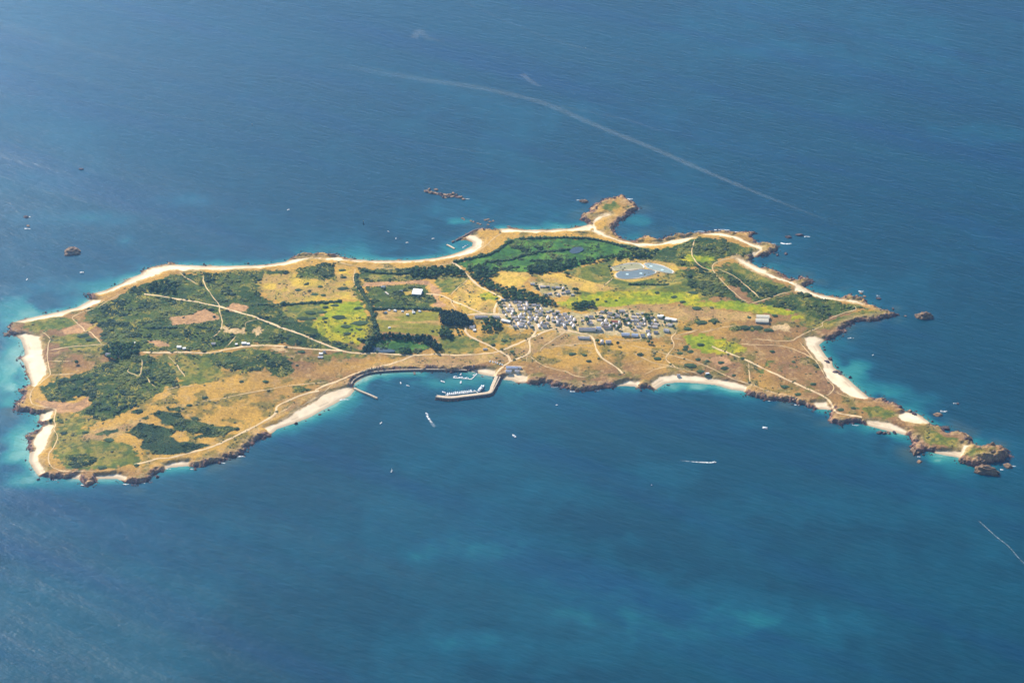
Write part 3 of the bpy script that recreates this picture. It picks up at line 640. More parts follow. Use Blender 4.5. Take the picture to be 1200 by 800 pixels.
# slow variation of the water body: current bands
band = noise(nt, mapped(-24, (.00042, .0021, 1)), 1.0, 5, .6)
col = mixc(nt, mrange(nt, band, .42, .66, 0, .5), col, (.0006, .050, .076))
band2 = noise(nt, mapped(-30, (.0006, .0050, 1)), 1.0, 4, .55)
col = mixc(nt, mrange(nt, band2, .5, .72, 0, .6), col, (.0008, .027, .086))
nt.links.new(col, b.inputs['Base Color'])
b.inputs['IOR'].default_value = 1.333; b.inputs['Specular IOR Level'].default_value = .5
slick = noise(nt, mapped(-30, (.0012, .014, 1)), 1.0, 5, .65)          # wind streaks: ruffled and slick lanes
gust = noise(nt, mapped(-22, (.0007, .0022, 1)), 1.0, 4, .6)
nt.links.new(mrange(nt, math_(nt, 'ADD', math_(nt, 'MULTIPLY', slick, .5), math_(nt, 'MULTIPLY', gust, .5)), .36, .64, .11, .23), b.inputs['Roughness'])
h = math_(nt, 'MULTIPLY', noise(nt, mapped(-28, (.022, .075, 1)), 1.0, 3, .6), 2.0)
h2 = math_(nt, 'MULTIPLY', noise(nt, mapped(35, (.08, .15, 1)), 1.0, 3, .65), .45)
h3 = math_(nt, 'MULTIPLY', noise(nt, mapped(-30, (.004, .020, 1)), 1.0, 3, .6), 1.5)
hh = math_(nt, 'ADD', math_(nt, 'ADD', h, h2), h3)
bp = nt.nodes.new('ShaderNodeBump'); bp.inputs['Strength'].default_value = 1.0; bp.inputs['Distance'].default_value = .8
nt.links.new(hh, bp.inputs['Height']); nt.links.new(bp.outputs[0], b.inputs['Normal'])
sea = link('sea', npmesh('sea', np.stack([SX, SY, np.zeros_like(SX)], -1).reshape(-1, 3), F, M_SEA, seacol, True))
tag(sea, 'rippled blue sea with turquoise shallows all round the island', 'sea', None, 'structure')
# ------------------------------------------------------------------ vegetation
def blob(n_az, rings, seed, squash=.7, jag=.28, openbottom=True):
    """uneven dome: returns vertices and triangles, unit radius, standing on z=0"""
    r = np.random.default_rng(seed); V = []; F = []
    for k, (rad, z) in enumerate(rings):
        for i in range(n_az):
            a = 2 * math.pi * (i + .5 * (k % 2)) / n_az; q = 1 + jag * (r.random() * 2 - 1)
            V.append((rad * q * math.cos(a), rad * q * math.sin(a), z * squash * (1 + .5 * jag * (r.random() * 2 - 1))))
    V.append((.15 * (r.random() - .5), .15 * (r.random() - .5), squash * (1 + jag * (r.random() - .5)))); top = len(V) - 1
    for k in range(len(rings) - 1):
        for i in range(n_az):
            a, b = k*n_az+i, k*n_az+(i+1) % n_az; c, d = a + n_az, b + n_az
            F += [(a, b, d), (a, d, c)]
    k = (len(rings) - 1) * n_az
    F += [(k + i, k + (i+1) % n_az, top) for i in range(n_az)]
    return np.array(V), np.array(F)
BUSH = [blob(6, ((.85, -.1), (1., .35), (.62, .8)), 100 + i) for i in range(5)]
def scatter(items, protos, palette):
    """items: (x, y, z, radius, height, yaw, shade, proto) -> one vertex/face/colour soup"""
    Vs, Fs, Cs = [], [], []; o = 0
    items = np.asarray(items, float); pr = items[:, 7].astype(int)
    for k, (v, f) in enumerate(protos):
        it = items[pr == k]
        if not len(it): continue
        c, s = np.cos(it[:, 5])[:, None], np.sin(it[:, 5])[:, None]
        X = (v[:, 0] * c - v[:, 1] * s) * it[:, 3:4] + it[:, 0:1]; Y = (v[:, 0] * s + v[:, 1] * c) * it[:, 3:4] + it[:, 1:2]
        Z = v[:, 2] * it[:, 4:5] + it[:, 2:3]
        Vs.append(np.stack([X, Y, Z], -1).reshape(-1, 3))
        Fs.append((f[None] + (np.arange(len(it)) * len(v))[:, None, None]).reshape(-1, 3) + o); o += X.size
        sh = it[:, 6]; col = palette[0] * (1 - sh[:, None]) + palette[1] * sh[:, None]
        Cs.append(np.repeat(col, len(v), 0))
    return np.concatenate(Vs), np.concatenate(Fs), np.concatenate(Cs)
# uncountable gorse and bramble cover over the scrub
ROADPTS = np.concatenate([chain(GL(px), 3.0) for w, px in PATHS])
sel = (SCRUB > .45) & (SD0 > 8)
pr_ = np.where(SCRUB > 1.1, .75, .24 + .5 * sstep(.42, .62, nb))[sel]
cells = np.argwhere(sel)[rng.random(sel.sum()) < pr_ * .5]
x = gx[cells[:, 1]] + rng.uniform(-1.2, 1.2, len(cells)); y = gy[cells[:, 0]] + rng.uniform(-1.2, 1.2, len(cells))
road_d = np.min([np.hypot(x - q[0], y - q[1]) for q in ROADPTS[::2]], 0) > 4.2
cells, x, y = cells[road_d], x[road_d], y[road_d]
thick = SCRUB[cells[:, 0], cells[:, 1]] > 1.1; n = len(x)
clump = sstep(.5, .62, fbm(x, y, 22, 3, 404)); r = (rng.gamma(4, .25, n) + .6) * (1 + .9 * clump) * np.where(thick, .9, 1)
tint = fbm(x, y, 55, 3, 405)
items = np.c_[x, y, hz(x, y), r, r * rng.uniform(.4, .8, n) * (1 + .6 * clump), rng.uniform(0, 6.3, n), np.clip(rng.normal(.28, .2, n) + 2.6 * (tint - .42) - .25 * clump - .15 * thick, 0, 1), rng.integers(0, 5, n)]
V, F, K = scatter(items, BUSH, (c3(.018, .038, .012), c3(.13, .145, .03)))
tag(link('scrub_cover', npmesh('scrub_cover', V, F, M_VEG, K)), 'low dark green gorse and bramble cover over the heath', 'scrub', None, 'stuff')
# sparse tufts on heath and meadows
sel = (SCRUB < .3) & (SD0 > 25) & (BM < -12) & (rockm < .2)
cells = np.argwhere(sel)[rng.random(sel.sum()) < (.002 + .055 * sstep(.56, .72, nb) + .02 * sstep(.6, .7, na))[sel]]
vg = [k for k, cv in enumerate(COVER) if cv[1] in ('camp', 'village', 'bare', 'pale')]
cells = cells[~np.isin(CID[cells[:, 0], cells[:, 1]], vg)]
x = gx[cells[:, 1]] + rng.uniform(-1.2, 1.2, len(cells)); y = gy[cells[:, 0]] + rng.uniform(-1.2, 1.2, len(cells)); n = len(x)
r = rng.gamma(4, .38, n) + .4
items = np.c_[x, y, hz(x, y), r, r * rng.uniform(.4, .8, n), rng.uniform(0, 6.3, n), rng.random(n), rng.integers(0, 5, n)]
V, F, K = scatter(items, BUSH, (c3(.04, .055, .02), c3(.13, .12, .04)))
tag(link('heather_tufts', npmesh('heather_tufts', V, F, M_VEG, K)), 'sparse dark heather and grass tufts over the heath', 'heather', None, 'stuff')
print('bushes', len(items))

# trees: trunk with limbs, crown of many small leaf clumps
M_BARK = simple('bark', (.10, .07, .05), .9, 2.0)
def crown_mesh(kind, seed, tint=1.0):
    r = np.random.default_rng(seed); V = []; F = []; K = []
    n = {'round': 95, 'tall': 105, 'pine': 100}[kind]
    lobes = r.normal(0, 1, (7, 3)); lobes /= np.linalg.norm(lobes, axis=1)[:, None]
    for i in range(n):
        d = r.normal(0, 1, 3); d /= np.linalg.norm(d); d[2] = abs(d[2]) * 1.0 if r.random() < .75 else d[2]
        lob = .8 + .22 * max(0, (lobes @ d).max()) ** 3 + .12 * r.random()
        q = lob * (.55 + .45 * r.random() ** .4)
        if kind == 'round': c = np.array((d[0] * .5, d[1] * .5, .60 + d[2] * .36)) * np.array((q, q, 1)); c[2] = .60 + d[2] * .36 * q
        elif kind == 'tall': t = r.random(); w = .30 * math.sin(math.pi * (.18 + .8 * t)) ** .7; a = r.random() * 6.283; c = np.array((w * math.cos(a) * q, w * math.sin(a) * q, .16 + .84 * t))
        else: t = r.random() ** 1.2; w = .42 * (1 - t) ** .75 + .06; a = r.random() * 6.283; c = np.array((w * math.cos(a) * q, w * math.sin(a) * q, .28 + .70 * t))
        s = (.11 if kind == 'round' else .09) * (.7 + .7 * r.random())
        nn = c - np.array((0, 0, .5)) + r.normal(0, .2, 3); nn /= np.linalg.norm(nn) + 1e-6
        u = np.cross(nn, r.normal(0, 1, 3)); u /= np.linalg.norm(u); w_ = np.cross(nn, u)
        o = len(V)
        for (a, b) in ((-1, -.8), (1, -.9), (.8, 1), (-.9, .8)): V.append(c + s * (a * u + b * w_) * (.8 + .4 * r.random()))
        V.append(c + nn * s * .55)
        F += [(o, o+1, o+4), (o+1, o+2, o+4), (o+2, o+3, o+4), (o+3, o, o+4)]
        sh = r.random(); base = {'round': (c3(.028, .055, .018), c3(.075, .12, .032)), 'tall': (c3(.022, .045, .02), c3(.055, .095, .032)), 'pine': (c3(.016, .034, .022), c3(.038, .065, .03))}[kind]
        K += [(base[0] * (1 - sh) + base[1] * sh) * tint] * 5
    return np.array(V), np.array(F), np.array(K)
def trunk_mb(kind):
    m = MB(); top = {'round': .55, 'tall': .8, 'pine': .9}[kind]
    m.tube((0, 0, -.06), (0, 0, .3), .030, .022, 6); m.tube((0, 0, .3), (.01, .01, top), .022, .008, 5)
    for k in range(4):
        a = k * 1.7 + .4; m.tube((0, 0, .28 + .07 * k), (.22 * math.cos(a), .22 * math.sin(a), .45 + .08 * k), .012, .004, 4)
    return m
CROWN = {k: [crown_mesh(k, 300 + 10 * j + len(k), (.75, 1.1, 1.5, 2.0)[j] if k == 'round' else (.8, 1.0, 1.25, 1.5)[j]) for j in range(4)] for k in ('round', 'tall', 'pine')}
CROWN_ME = {k: [npmesh('crown', *v[:2], M_VEG, v[2]) for v in vs] for k, vs in CROWN.items()}
TRUNK = {k: trunk_mb(k) for k in CROWN}; TRUNK_ME = {k: m.mesh('trunk', M_BARK) for k, m in TRUNK.items()}
TREES = []      # (x, y, kind, height, label, group)
for kind, sp, lab, poly in WOODS:
    pts = GL(poly); a = pts.min(0); b_ = pts.max(0)
    for X in np.arange(a[0], b_[0], sp):
        for Y in np.arange(a[1], b_[1], sp * 1.15):
            px_, py_ = X + rng.uniform(-.45, .45) * sp, Y + rng.uniform(-.45, .45) * sp
            if inside(np.array([px_]), np.array([py_]), pts)[0] and rng.random() < .93:
                h = {'round': rng.uniform(7, 11.5), 'tall': rng.uniform(8, 14.5), 'pine': rng.uniform(9.5, 13)}[kind]
                TREES.append((px_, py_, kind, h, lab))
SINGLE = [(604,369,10),(638,369,9),(687.5,377,11),(699,373,10),(706,374,8),(730,377,11),(734,372,10),(725,386,10),(710,366,8),(739,384,9),(759,375,12),(757,371,11),(761,378,9),(732,379,10),
 (740.5,367,8),(764,370,8),(760,402,9),(764,403,8),(789,383,7),(700,401,10),(724,404,10),(438,364,12),(449,364.5,11),(567,351,6),(565,351,6),(535,386,7),(537,391,7),(536,388,6),(541,390,6),(512,388,5),(676,341,10),(673,341,10),
 (588,362,8),(582,352,9),(585,357,9),(600,377,8),(597,375,8),(90,426,10),(845,346,8),(843,349,8),(663,322,10),(666,323,9),(714,314,8),(716,319,7),(717,323,6),(630,339,7),(628,337,8),(640,347,7)]
for u, v, h in SINGLE:
    q = G(u, v); TREES.append((q[0], q[1], 'round', h, 'single dark tree standing alone among houses, yards or open grass'))
TREES = [t for t in TREES if hz(t[0], t[1]) > 1.5]
random.shuffle(TREES)
order = sorted(range(len(TREES)), key=lambda i: -(TREES[i][3] * (1.6 if TREES[i][4].startswith('single') else 1.0) * (1.25 if TREES[i][1] < 200 else 1)))
RV, RF, RK, TV, TF, o, ot = [], [], [], [], [], 0, 0
for rank, i in enumerate(order):
    X, Y, kind, h, lab = TREES[i]; z = float(hz(X, Y)) - .2; yaw = rng.uniform(0, 6.28); wsc = h * rng.uniform(.85, 1.15); va = int(rng.integers(0, 4))
    if rank < 215:
        nm = 'pine_tree' if kind == 'pine' else 'tall_tree' if kind == 'tall' else 'tree'
        e = empty(nm, (X, Y, z), yaw); e.scale = (wsc, wsc, h)
        tag(e, lab, 'tree', 'trees: ' + ' '.join(lab.split()[-5:]))
        link('trunk', TRUNK_ME[kind], e); link('crown', CROWN_ME[kind][va], e)
    else:
        v, f, k = CROWN[kind][va]; c, s = math.cos(yaw), math.sin(yaw)
        W = np.stack([(v[:, 0]*c - v[:, 1]*s) * wsc + X, (v[:, 0]*s + v[:, 1]*c) * wsc + Y, v[:, 2] * h + z], 1)
        RV.append(W); RF.append(f + o); RK.append(k); o += len(v)
print('trees', len(TREES))
if RV:
    tag(link('far_woodland', npmesh('far_woodland', np.concatenate(RV), np.concatenate(RF), M_VEG, np.concatenate(RK))), 'remaining dense leafy woodland behind the larger trees', 'woodland', None, 'stuff')
# hedge lines: each one a dense row of bushes
for k, px in enumerate(HEDGES):
    c = chain(GL(px), 2.6); n = len(c) * 2; c = np.repeat(c, 2, 0) + rng.normal(0, 2.0, (n, 2))
    r = rng.gamma(5, .5, n) + .8
    V, F, K = scatter(np.c_[c, hz(c[:, 0], c[:, 1]), r, r * rng.uniform(.9, 1.6, n), rng.uniform(0, 6, n), rng.random(n) * .8, rng.integers(0, 5, n)], BUSH, (c3(.02, .042, .016), c3(.06, .095, .028)))
    tag(link('hedge', npmesh('hedge', V, F, M_VEG, K)), 'dark green ' + HEDGE_LABELS[k], 'hedge', 'hedge lines of the island')
# single bushes one can pick out on the heath: (u, v, width px)
SHRUBS = [(402,338,15),(369,345,10),(378.5,346,7),(359,333,7),(375.5,336,7),(349,340,8),(401,317,9),(402,325,8),(429.5,327,7),(381.5,360,8),(392,358,10),(420,361,11),(397,371.5,18),(381,373,7),(405.5,382,12),(422,386,6),(422,378,20),
 (407,391,9),(363,366,14),(377,366,12),(355,373,16),(366,373,10),(340,377,14),(311,447,7),(203,436,6),(178,439,8),(221.5,475,7),(348,428,4),(353,412,9),(809,428,14),(845,425,8),(849,431,10),(821,435,9),(830,440,10),(920,453,10),(935,462,8),
 (908,370,7),(900,387,12),(888,384,14),(872,384,16),(822,378,14),(836,376,8),(806,385,10),(804,406,7),(809,412,8),(821,404,9),(953,450,7),(829,423,5),(818,421,6),(797,414,8),(809.5,411.5,6),(803,409,7),(810,429,12),(750,415,8),(770.5,420,9),
 (930,424,5),(958,430,4),(895,375,5),(878,372,5),(710,353,4),(700,351,5),(722,352,4),(770,343,6),(790,348,8),(812,343,12),(800,354,8),(816,361,12),(690,423,7),(671,415,10),(685,416,6),(591,399,8),(578,404,6),(600,412,5),(519,388,5),(507,388,4),
 (200,381,5),(215,372,3),(251,371,4),(122,396,10),(98,393,14),(106,398,12),(140,450,4),(270,424,12),(300,432,10),(283,447,6),(240,466,7),(228,490,10),(125,478,9),(100,507,8),(128,515,12),(75,507,8),(160,545,6),(120,548,10),(90,546,12),(985,480,8),(1000,478,6),(870,420,5),(905,412,6),(860,440,5)]
M_SH = [npmesh('shrub', v * 1.0, f, M_VEG, np.tile(c3(.032, .058, .020) * (.8 + .15 * k), (len(v), 1))) for k, (v, f) in enumerate([blob(9, ((.9, -.08), (1., .3), (.8, .65), (.4, .92)), 500 + k, .8, .3) for k in range(5)])]
for u, v, w in SHRUBS:
    a = G(u, v); half = w * DIST / FPX / 2
    o_ = link('shrub', M_SH[int(rng.integers(0, 5))]); o_.location = (a[0], a[1], a[2] - .15); o_.rotation_euler = (0, 0, rng.uniform(-.15, .15) + math.pi * int(rng.integers(0, 2)))
    o_.scale = (half, min(half, 3.5 + half * .35), rng.uniform(2.0, 3.4))
    tag(o_, ('long dark bush clump standing out on the open heath' if w >= 10 else 'small dark round bush standing out on the open heath'), 'bush', 'long bush clumps on the heath' if w >= 10 else 'small bushes on the heath')

# ------------------------------------------------------------------ rocks
def rockmesh(seed, sub=2, amp=.32, cuts=9):
    bm = bmesh.new(); bmesh.ops.create_icosphere(bm, subdivisions=sub, radius=1.0); r = np.random.default_rng(seed)
    ax = r.normal(0, 1, (9, 3)); ax /= np.linalg.norm(ax, axis=1)[:, None]; off = r.uniform(.55, .95, 9)
    for v in bm.verts:
        p_ = np.array(v.co); k = 1.0
        for a, o_ in zip(ax, off):                       # cut flat granite facets
            d = p_ @ a
            if d > o_: p_ = p_ - a * (d - o_) * .85
        p_ *= 1 + amp * (r.random() - .5)
        v.co = p_
    V = np.array([v.co[:] for v in bm.verts]); F = np.array([[q.index for q in f.verts] for f in bm.faces]); bm.free(); return V, F
ROCKS = [rockmesh(700 + k, 2, .3) for k in range(4)]; BIG = [rockmesh(720 + k, 3, .42) for k in range(3)]
def rock_me(pv, dark):
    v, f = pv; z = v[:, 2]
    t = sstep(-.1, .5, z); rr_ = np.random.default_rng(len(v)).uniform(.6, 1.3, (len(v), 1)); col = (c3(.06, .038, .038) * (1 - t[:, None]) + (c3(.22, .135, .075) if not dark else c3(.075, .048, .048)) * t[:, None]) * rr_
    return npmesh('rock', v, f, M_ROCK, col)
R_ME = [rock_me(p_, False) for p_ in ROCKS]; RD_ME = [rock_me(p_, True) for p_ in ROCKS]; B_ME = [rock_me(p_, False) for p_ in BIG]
PXM = DIST / FPX
def rock(u, v, wpx, dpx, h, label, cat='rock', group=None, big=False, dark=False, yaw=None, name='rock'):
    a = P(u, v); o_ = link(name, (B_ME if big else RD_ME if dark else R_ME)[int(rng.integers(0, 3))])
    o_.location = (a[0], a[1], -.15 * h); o_.rotation_euler = (0, 0, rng.uniform(-.3, .3) if yaw is None else yaw)
    o_.scale = (wpx * PXM / 2, max(dpx * PXM / 2 / .56, 1.5), h); tag(o_, label, cat, group); return o_
rock(84, 295.5, 25, 12, 13, 'brown topped rock islet alone in the sea off the western bay', 'islet', big=True, name='rock_islet')
rock(95, 198.5, 8, 3, 6, 'small black rock far out to sea with pale wash', 'rock', dark=True)
rock(30.5, 254.5, 8, 4, 5, 'black rock awash near the small red brown reef', 'rock', dark=True)
rock(33, 265, 5, 4, 4, 'small red brown rock in a ring of foam', 'rock')
rock(1084, 371, 22, 9, 14, 'humped brown rock islet off the eastern point', 'islet', big=True, name='rock_islet')
rock(1076, 371, 10, 6, 9, 'low rock shoulder beside the humped eastern islet', 'rock')
rock(1061, 370.5, 4, 2, 3, 'tiny rock awash between the point and the islet', 'rock')
rock(1046.5, 362, 3, 4, 5, 'thin upright rock off the eastern point', 'rock', dark=True)
rock(1155, 552, 34, 10, 17, 'great ridged granite stack at the foot of the rocky tip', 'rock', big=True, yaw=-.35, name='rock_stack')
rock(1163, 535, 24, 11, 19, 'highest granite crag on the rocky tip', 'rock', big=True, yaw=-.2, name='rock_crag')
rock(1147, 541, 18, 7, 12, 'dark cleft crag below the grassy saddle of the tip', 'rock', big=True, name='rock_crag')
rock(1129, 540, 13, 7, 10, 'square dark bluff beside the sandy saddle', 'rock', big=True, name='rock_crag')
rock(1181, 546, 11, 6, 7, 'lone brown rock in surf beyond the granite stack', 'rock')
rock(1077.5, 541, 7, 4, 3, 'pale low rock awash off the headland beach', 'rock')
rock(1072, 529, 13, 8, 10, 'dark rock bluff at the corner of the last headland', 'rock', big=True, name='rock_crag')
rock(1099, 486, 12, 5, 5, 'long pinkish rock awash seaward of the spit', 'rock', yaw=.4)
rock(1122.5, 473, 3.5, 3, 4, 'single small rock with white water off the spit', 'rock', dark=True)
rock(1108, 502, 11, 5, 8, 'dark rock wedge on the seaward edge of the spit', 'rock', dark=True)
rock(1132, 514, 11, 8, 10, 'dark knob of rock at the end of the spit meadow', 'rock', big=True, name='rock_crag')
rock(684, 236, 13, 5, 6, 'black whaleback rock with foam beside the small peninsula', 'rock', big=True, dark=True)
rock(1029.5, 350, 7, 4, 5, 'dark rock with white wash off the north east shore', 'rock', dark=True)
for u, v, w in ((924,278,10),(937,275.5,13),(921,297.5,5),(911,299,4)): rock(u, v, w, 4, 5, 'dark rock ringed by surf off the eastern headland', 'rock', 'rocks off the eastern headland', dark=True)
for u, v, w in ((500,224,9),(505,225,8),(510,226,8),(516,227.5,9),(524,229,10),(530,229.5,10),(536,231,8),(521,227,7),(540,232,7),(500,224,7),(503,223,5),(511,223.5,6),(513,228,6),(508,227,5),(517,229,6),(522,231,5),(527,228,8),(531,227.5,7),(535,229.5,6),(538,230.5,5),(526,231,6),(532,231,5),(543,232.5,5),(519,231.5,4)):
    rock(u, v + rng.uniform(-1.2, 1.2), w * rng.uniform(.7, 1.25), 3.6, rng.uniform(3, 7), 'jagged brown rock of the long reef far off the harbour beach', 'rock', 'rocks of the far reef', dark=rng.random() < .5)
for u, v, w in ((542,256,5),(544,257.5,3),(552,259,4),(555,260,4),(560,262,5),(563,263,4),(569,258,6),(572,257,5),(574,260,5),(578,259,4),(572,263.5,5),(596,265.5,6)):
    rock(u, v, w, 2.5, rng.uniform(1.5, 3), 'low reddish rock awash just outside the little beach harbour', 'rock', 'rocks outside the little harbour')
for u, v, w in ((996,346,6),(1004,347,5),(1009,344,5),(1013,347.5,5)): rock(u, v, w, 3, 3.5, 'brown rock in the breaking water of the north east shore', 'rock', 'rocks on the north east shore')
for u, v, w in ((8,392,9),(12,384,8),(17,380,8),(22,385,10),(15,387,9)): rock(u, v, w, 4, rng.uniform(5, 8), 'dark maroon rock at the western corner between two beaches', 'rock', 'rocks at the western corner')
for u, v, w in ((104,345,8),(110,347,8),(115,349,7)): rock(u, v, w, 4, 5, 'dark boulder splitting the open bay beaches', 'rock', 'rocks splitting the bay beaches', dark=True)
for u, v, w in ((969,424,8),(973,421,6),(979,436,9),(962,428,6),(984,438,5)): rock(u, v, w, 4, 5, 'dark boulder lying on the white crescent beach', 'rock', 'boulders on the crescent beach', dark=True)
for u, v, w in ((1036,470,10),(1033,468,8),(1053,478,8),(1047,476,10),(1066,482,7),(1071,485,7),(1031,507,9),(1036,507.5,6),(1041,507,5),(1048,507,4)): rock(u, v, w, 4, rng.uniform(4, 8), 'boulder on the shoreline of the narrow spit', 'rock', 'boulders along the spit', dark=rng.random() < .5)
# broken rock all along the rocky shore, too many to count
sel = (rockm > .35) & (SD0 > -9) & (SD0 < 20) & (BM < -5)
cells = np.argwhere(sel)[rng.random(sel.sum()) < .24]
x = gx[cells[:, 1]] + rng.uniform(-1.2, 1.2, len(cells)); y = gy[cells[:, 0]] + rng.uniform(-1.2, 1.2, len(cells)); n = len(x)
r = rng.gamma(2.0, .55, n) + .55
RS = [rockmesh(760 + k, 1, .5) for k in range(4)]
z = np.maximum(hz(x, y), -.6)
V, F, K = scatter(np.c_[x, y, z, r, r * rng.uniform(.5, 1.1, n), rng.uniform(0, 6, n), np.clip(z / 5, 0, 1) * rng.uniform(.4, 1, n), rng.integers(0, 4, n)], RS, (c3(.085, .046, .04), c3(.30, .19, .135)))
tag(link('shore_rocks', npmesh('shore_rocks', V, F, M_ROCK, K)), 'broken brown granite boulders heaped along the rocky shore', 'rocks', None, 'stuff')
print('shore rocks', n)
# ------------------------------------------------------------------ houses
M_WHITE = simple('lime_render', (.82, .76, .66), .85, .5, .85, 1.1)
M_CREAM = simple('cream_render', (.60, .53, .42), .85, .5, .85, 1.1)
M_SLATE = [simple('slate_roof', c, .55, .9, .75, 1.25, .3) for c in ((.40, .36, .36), (.50, .45, .43), (.26, .245, .26), (.56, .48, .44))]
M_TILE = simple('red_tile_roof', (.42, .12, .07), .8, .9, .8, 1.2)
M_PALE = simple('white_sheet_roof', (.80, .79, .76), .6, .3, .92, 1.06)
M_SHED = simple('weathered_fibre_roof', (.52, .48, .38), .8, .2, .85, 1.1)
M_GREYR = simple('grey_sheet_roof', (.30, .31, .33), .6, .3, .9, 1.1)
M_BLUER = simple('blue_slate_roof', (.28, .32, .42), .5, .6, .8, 1.2)
M_DARKW = simple('dark_glazing', (.03, .035, .045), .25, .5, .9, 1.1)
M_DOOR = simple('painted_door', (.06, .12, .22), .6, .5, .9, 1.1)
M_BRICK = simple('chimney_stack', (.40, .33, .27), .9, 1.0)
def house_parts(L, W, h, pitch, roofm, wallm, chim=2):
    """list of (name, mesh, parent index): gabled house, ridge along x"""
    hy = W / 2; rise = hy * math.tan(math.radians(pitch))
    m = MB(); v = [(sx_ * L/2, sy_ * hy, z) for sx_ in (-1, 1) for (sy_, z) in ((-1, -1.5), (1, -1.5), (1, h), (0, h + rise), (-1, h))]
    m.add(v, [(0,4,3,2,1), (5,6,7,8,9), (0,5,9,4), (1,2,7,6), (0,1,6,5), (4,9,8,3), (2,3,8,7)])
    out = [('wall', m.mesh('wall', wallm), None)]
    ov = .35; t = .22; m = MB(); k = rise / hy
    for s in (-1, 1):
        y0_, z0_ = s * (hy + ov), h - ov * k
        a = [(-L/2-ov, y0_, z0_+.02), (L/2+ov, y0_, z0_+.02), (L/2+ov, 0, h+rise+.02), (-L/2-ov, 0, h+rise+.02)]
        b = [(x_, y_, z_ + t) for x_, y_, z_ in a]
        f = [(3,2,1,0), (4,5,6,7), (0,1,5,4), (1,2,6,5), (3,0,4,7)] if s < 0 else [(0,1,2,3), (7,6,5,4), (1,0,4,5), (2,1,5,6), (0,3,7,4)]
        m.add(a + b, f)
    out.append(('roof', m.mesh('roof', roofm), None))
    for i in range(chim):
        sx_ = -1 if i == 0 else 1
        c = MB().box(sx_*(L/2-.45)-.35, sx_*(L/2-.45)+.35, -.5, .5, h + rise - .6, h + rise + .9)
        out.append(('chimney', c.mesh('chimney', M_BRICK), 1))
    nwin = max(2, int(L / 3.6))
    for s in (-1, 1):
        for i in range(nwin):
            xx = -L/2 + L * (i + .5) / nwin
            door = (i == nwin // 2)
            c = MB().box(xx - .5, xx + .5, s*hy - .05, s*hy + .06, (.05 if door else 1.0), 2.15)
            if s < 0 or door: out.append(('door' if door else 'window', c.mesh('door', M_DOOR if door else M_DARKW), None))
    return out
def make_house(parts, name, loc, yaw, label, group=None, cat='house'):
    e = empty(name, loc, yaw); tag(e, label, cat, group); made = []
    for nm, me, par in parts:
        made.append(link(nm, me, e if par is None else made[par]))
    return e
VAR = [house_parts(L, W, h, p_, M_SLATE[k % 4], M_WHITE if k % 5 else M_CREAM, 2 if k % 3 else 1)
       for k, (L, W, h, p_) in enumerate(((11, 7, 3.2, 23), (13.5, 7, 3.4, 25), (9, 6.5, 3.0, 24), (16, 7.5, 3.4, 22), (12, 7.5, 5.0, 25), (10, 6, 2.8, 22), (14, 8, 4.8, 24), (8, 5.5, 2.6, 22)))]
HOUSES = []
def free(p_, dmin): return all((p_[0]-q[0])**2 + (p_[1]-q[1])**2 > dmin*dmin for q in HOUSES)
def put(u, v, var, yaw, label, group):
    p_ = G(u, v); HOUSES.append(p_); lk = ('small cream house with grey roof', 'white house with pale grey roof', 'small white house with dark grey roof', 'long white house with sandy grey roof', 'two storey white house with grey roof', 'small cream house with pale grey roof', 'large two storey white house with dark grey roof', 'tiny white cottage with sandy grey roof')[var]
    e = make_house(VAR[var], 'house', p_, yaw, lk + ' ' + label, group); e.scale = (.88, .88, .9)
# distinctive buildings first
def special(u, v, L, W, h, pitch, roofm, wallm, yaw, label, name='house', chim=1, cat='house'):
    p_ = G(u, v); n_ = max(1, int(L / 14))
    for i in range(n_):
        d = (i + .5) / n_ - .5; HOUSES.append(p_ + np.array((math.cos(yaw), math.sin(yaw), 0)) * L * d)
    return make_house(house_parts(L, W, h, pitch, roofm, wallm, chim), name, p_, yaw, label, None, cat)
special(720, 378, 17, 9, 4, 27, M_TILE, M_WHITE, -.1, 'white house with the only red tiled roof in the village')
special(688, 386.5, 44, 10, 4, 28, M_SLATE[0], M_WHITE, 0, 'long low terrace with one slate roof on the village edge', 'terrace_house', 2)
special(701.5, 386, 13, 11, 5.5, 20, M_BLUER, M_WHITE, 0, 'dark roofed block at the end of the long terrace')
special(733, 393, 21, 12, 4, 20, M_BLUER, M_CREAM, -.05, 'wide blue slate roofed hall beside the sandy forecourt', 'hall', 0, 'hall')
special(744, 393.5, 17, 11, 3.6, 20, M_BLUER, M_WHITE, -.15, 'smaller blue slate roofed hall next to the wide one', 'hall', 0, 'hall')
special(753, 394, 11, 8, 5, 27, M_SLATE[2], M_WHITE, .05, 'tall white house with dark roof beside the two halls')
special(760.5, 394, 12, 8, 5, 27, M_SLATE[1], M_WHITE, 1.5, 'white gable ended house behind the dark shrubs on the heath edge')
special(759, 389, 11, 8, 4, 27, M_SLATE[0], M_WHITE, .1, 'white cottage tucked behind the gable ended house')
special(768.5, 390, 11, 8, 3.5, 27, M_SLATE[2], M_CREAM, -.1, 'square grey roofed cottage alone on the grass')
special(781, 388, 14, 9, 4.5, 27, M_SLATE[1], M_WHITE, -.35, 'detached white house at the eastern edge of the village')
special(785.5, 381.5, 13, 8, 3.6, 27, M_SLATE[3], M_WHITE, -.3, 'mauve roofed cottage behind the detached eastern house')
special(786, 375, 30, 9, 4, 13, M_PALE, M_WHITE, -.28, 'long white roofed building at the eastern end of the village', 'long_building', 0, 'building')
special(774, 371.5, 16, 9, 4.5, 13, M_PALE, M_WHITE, -.2, 'shorter white roofed building beside the long white one', 'long_building', 0, 'building')
special(593, 377, 24, 8, 4, 13, M_PALE, M_WHITE, -.38, 'long bright white roofed building west of the old village', 'long_building', 0, 'building')
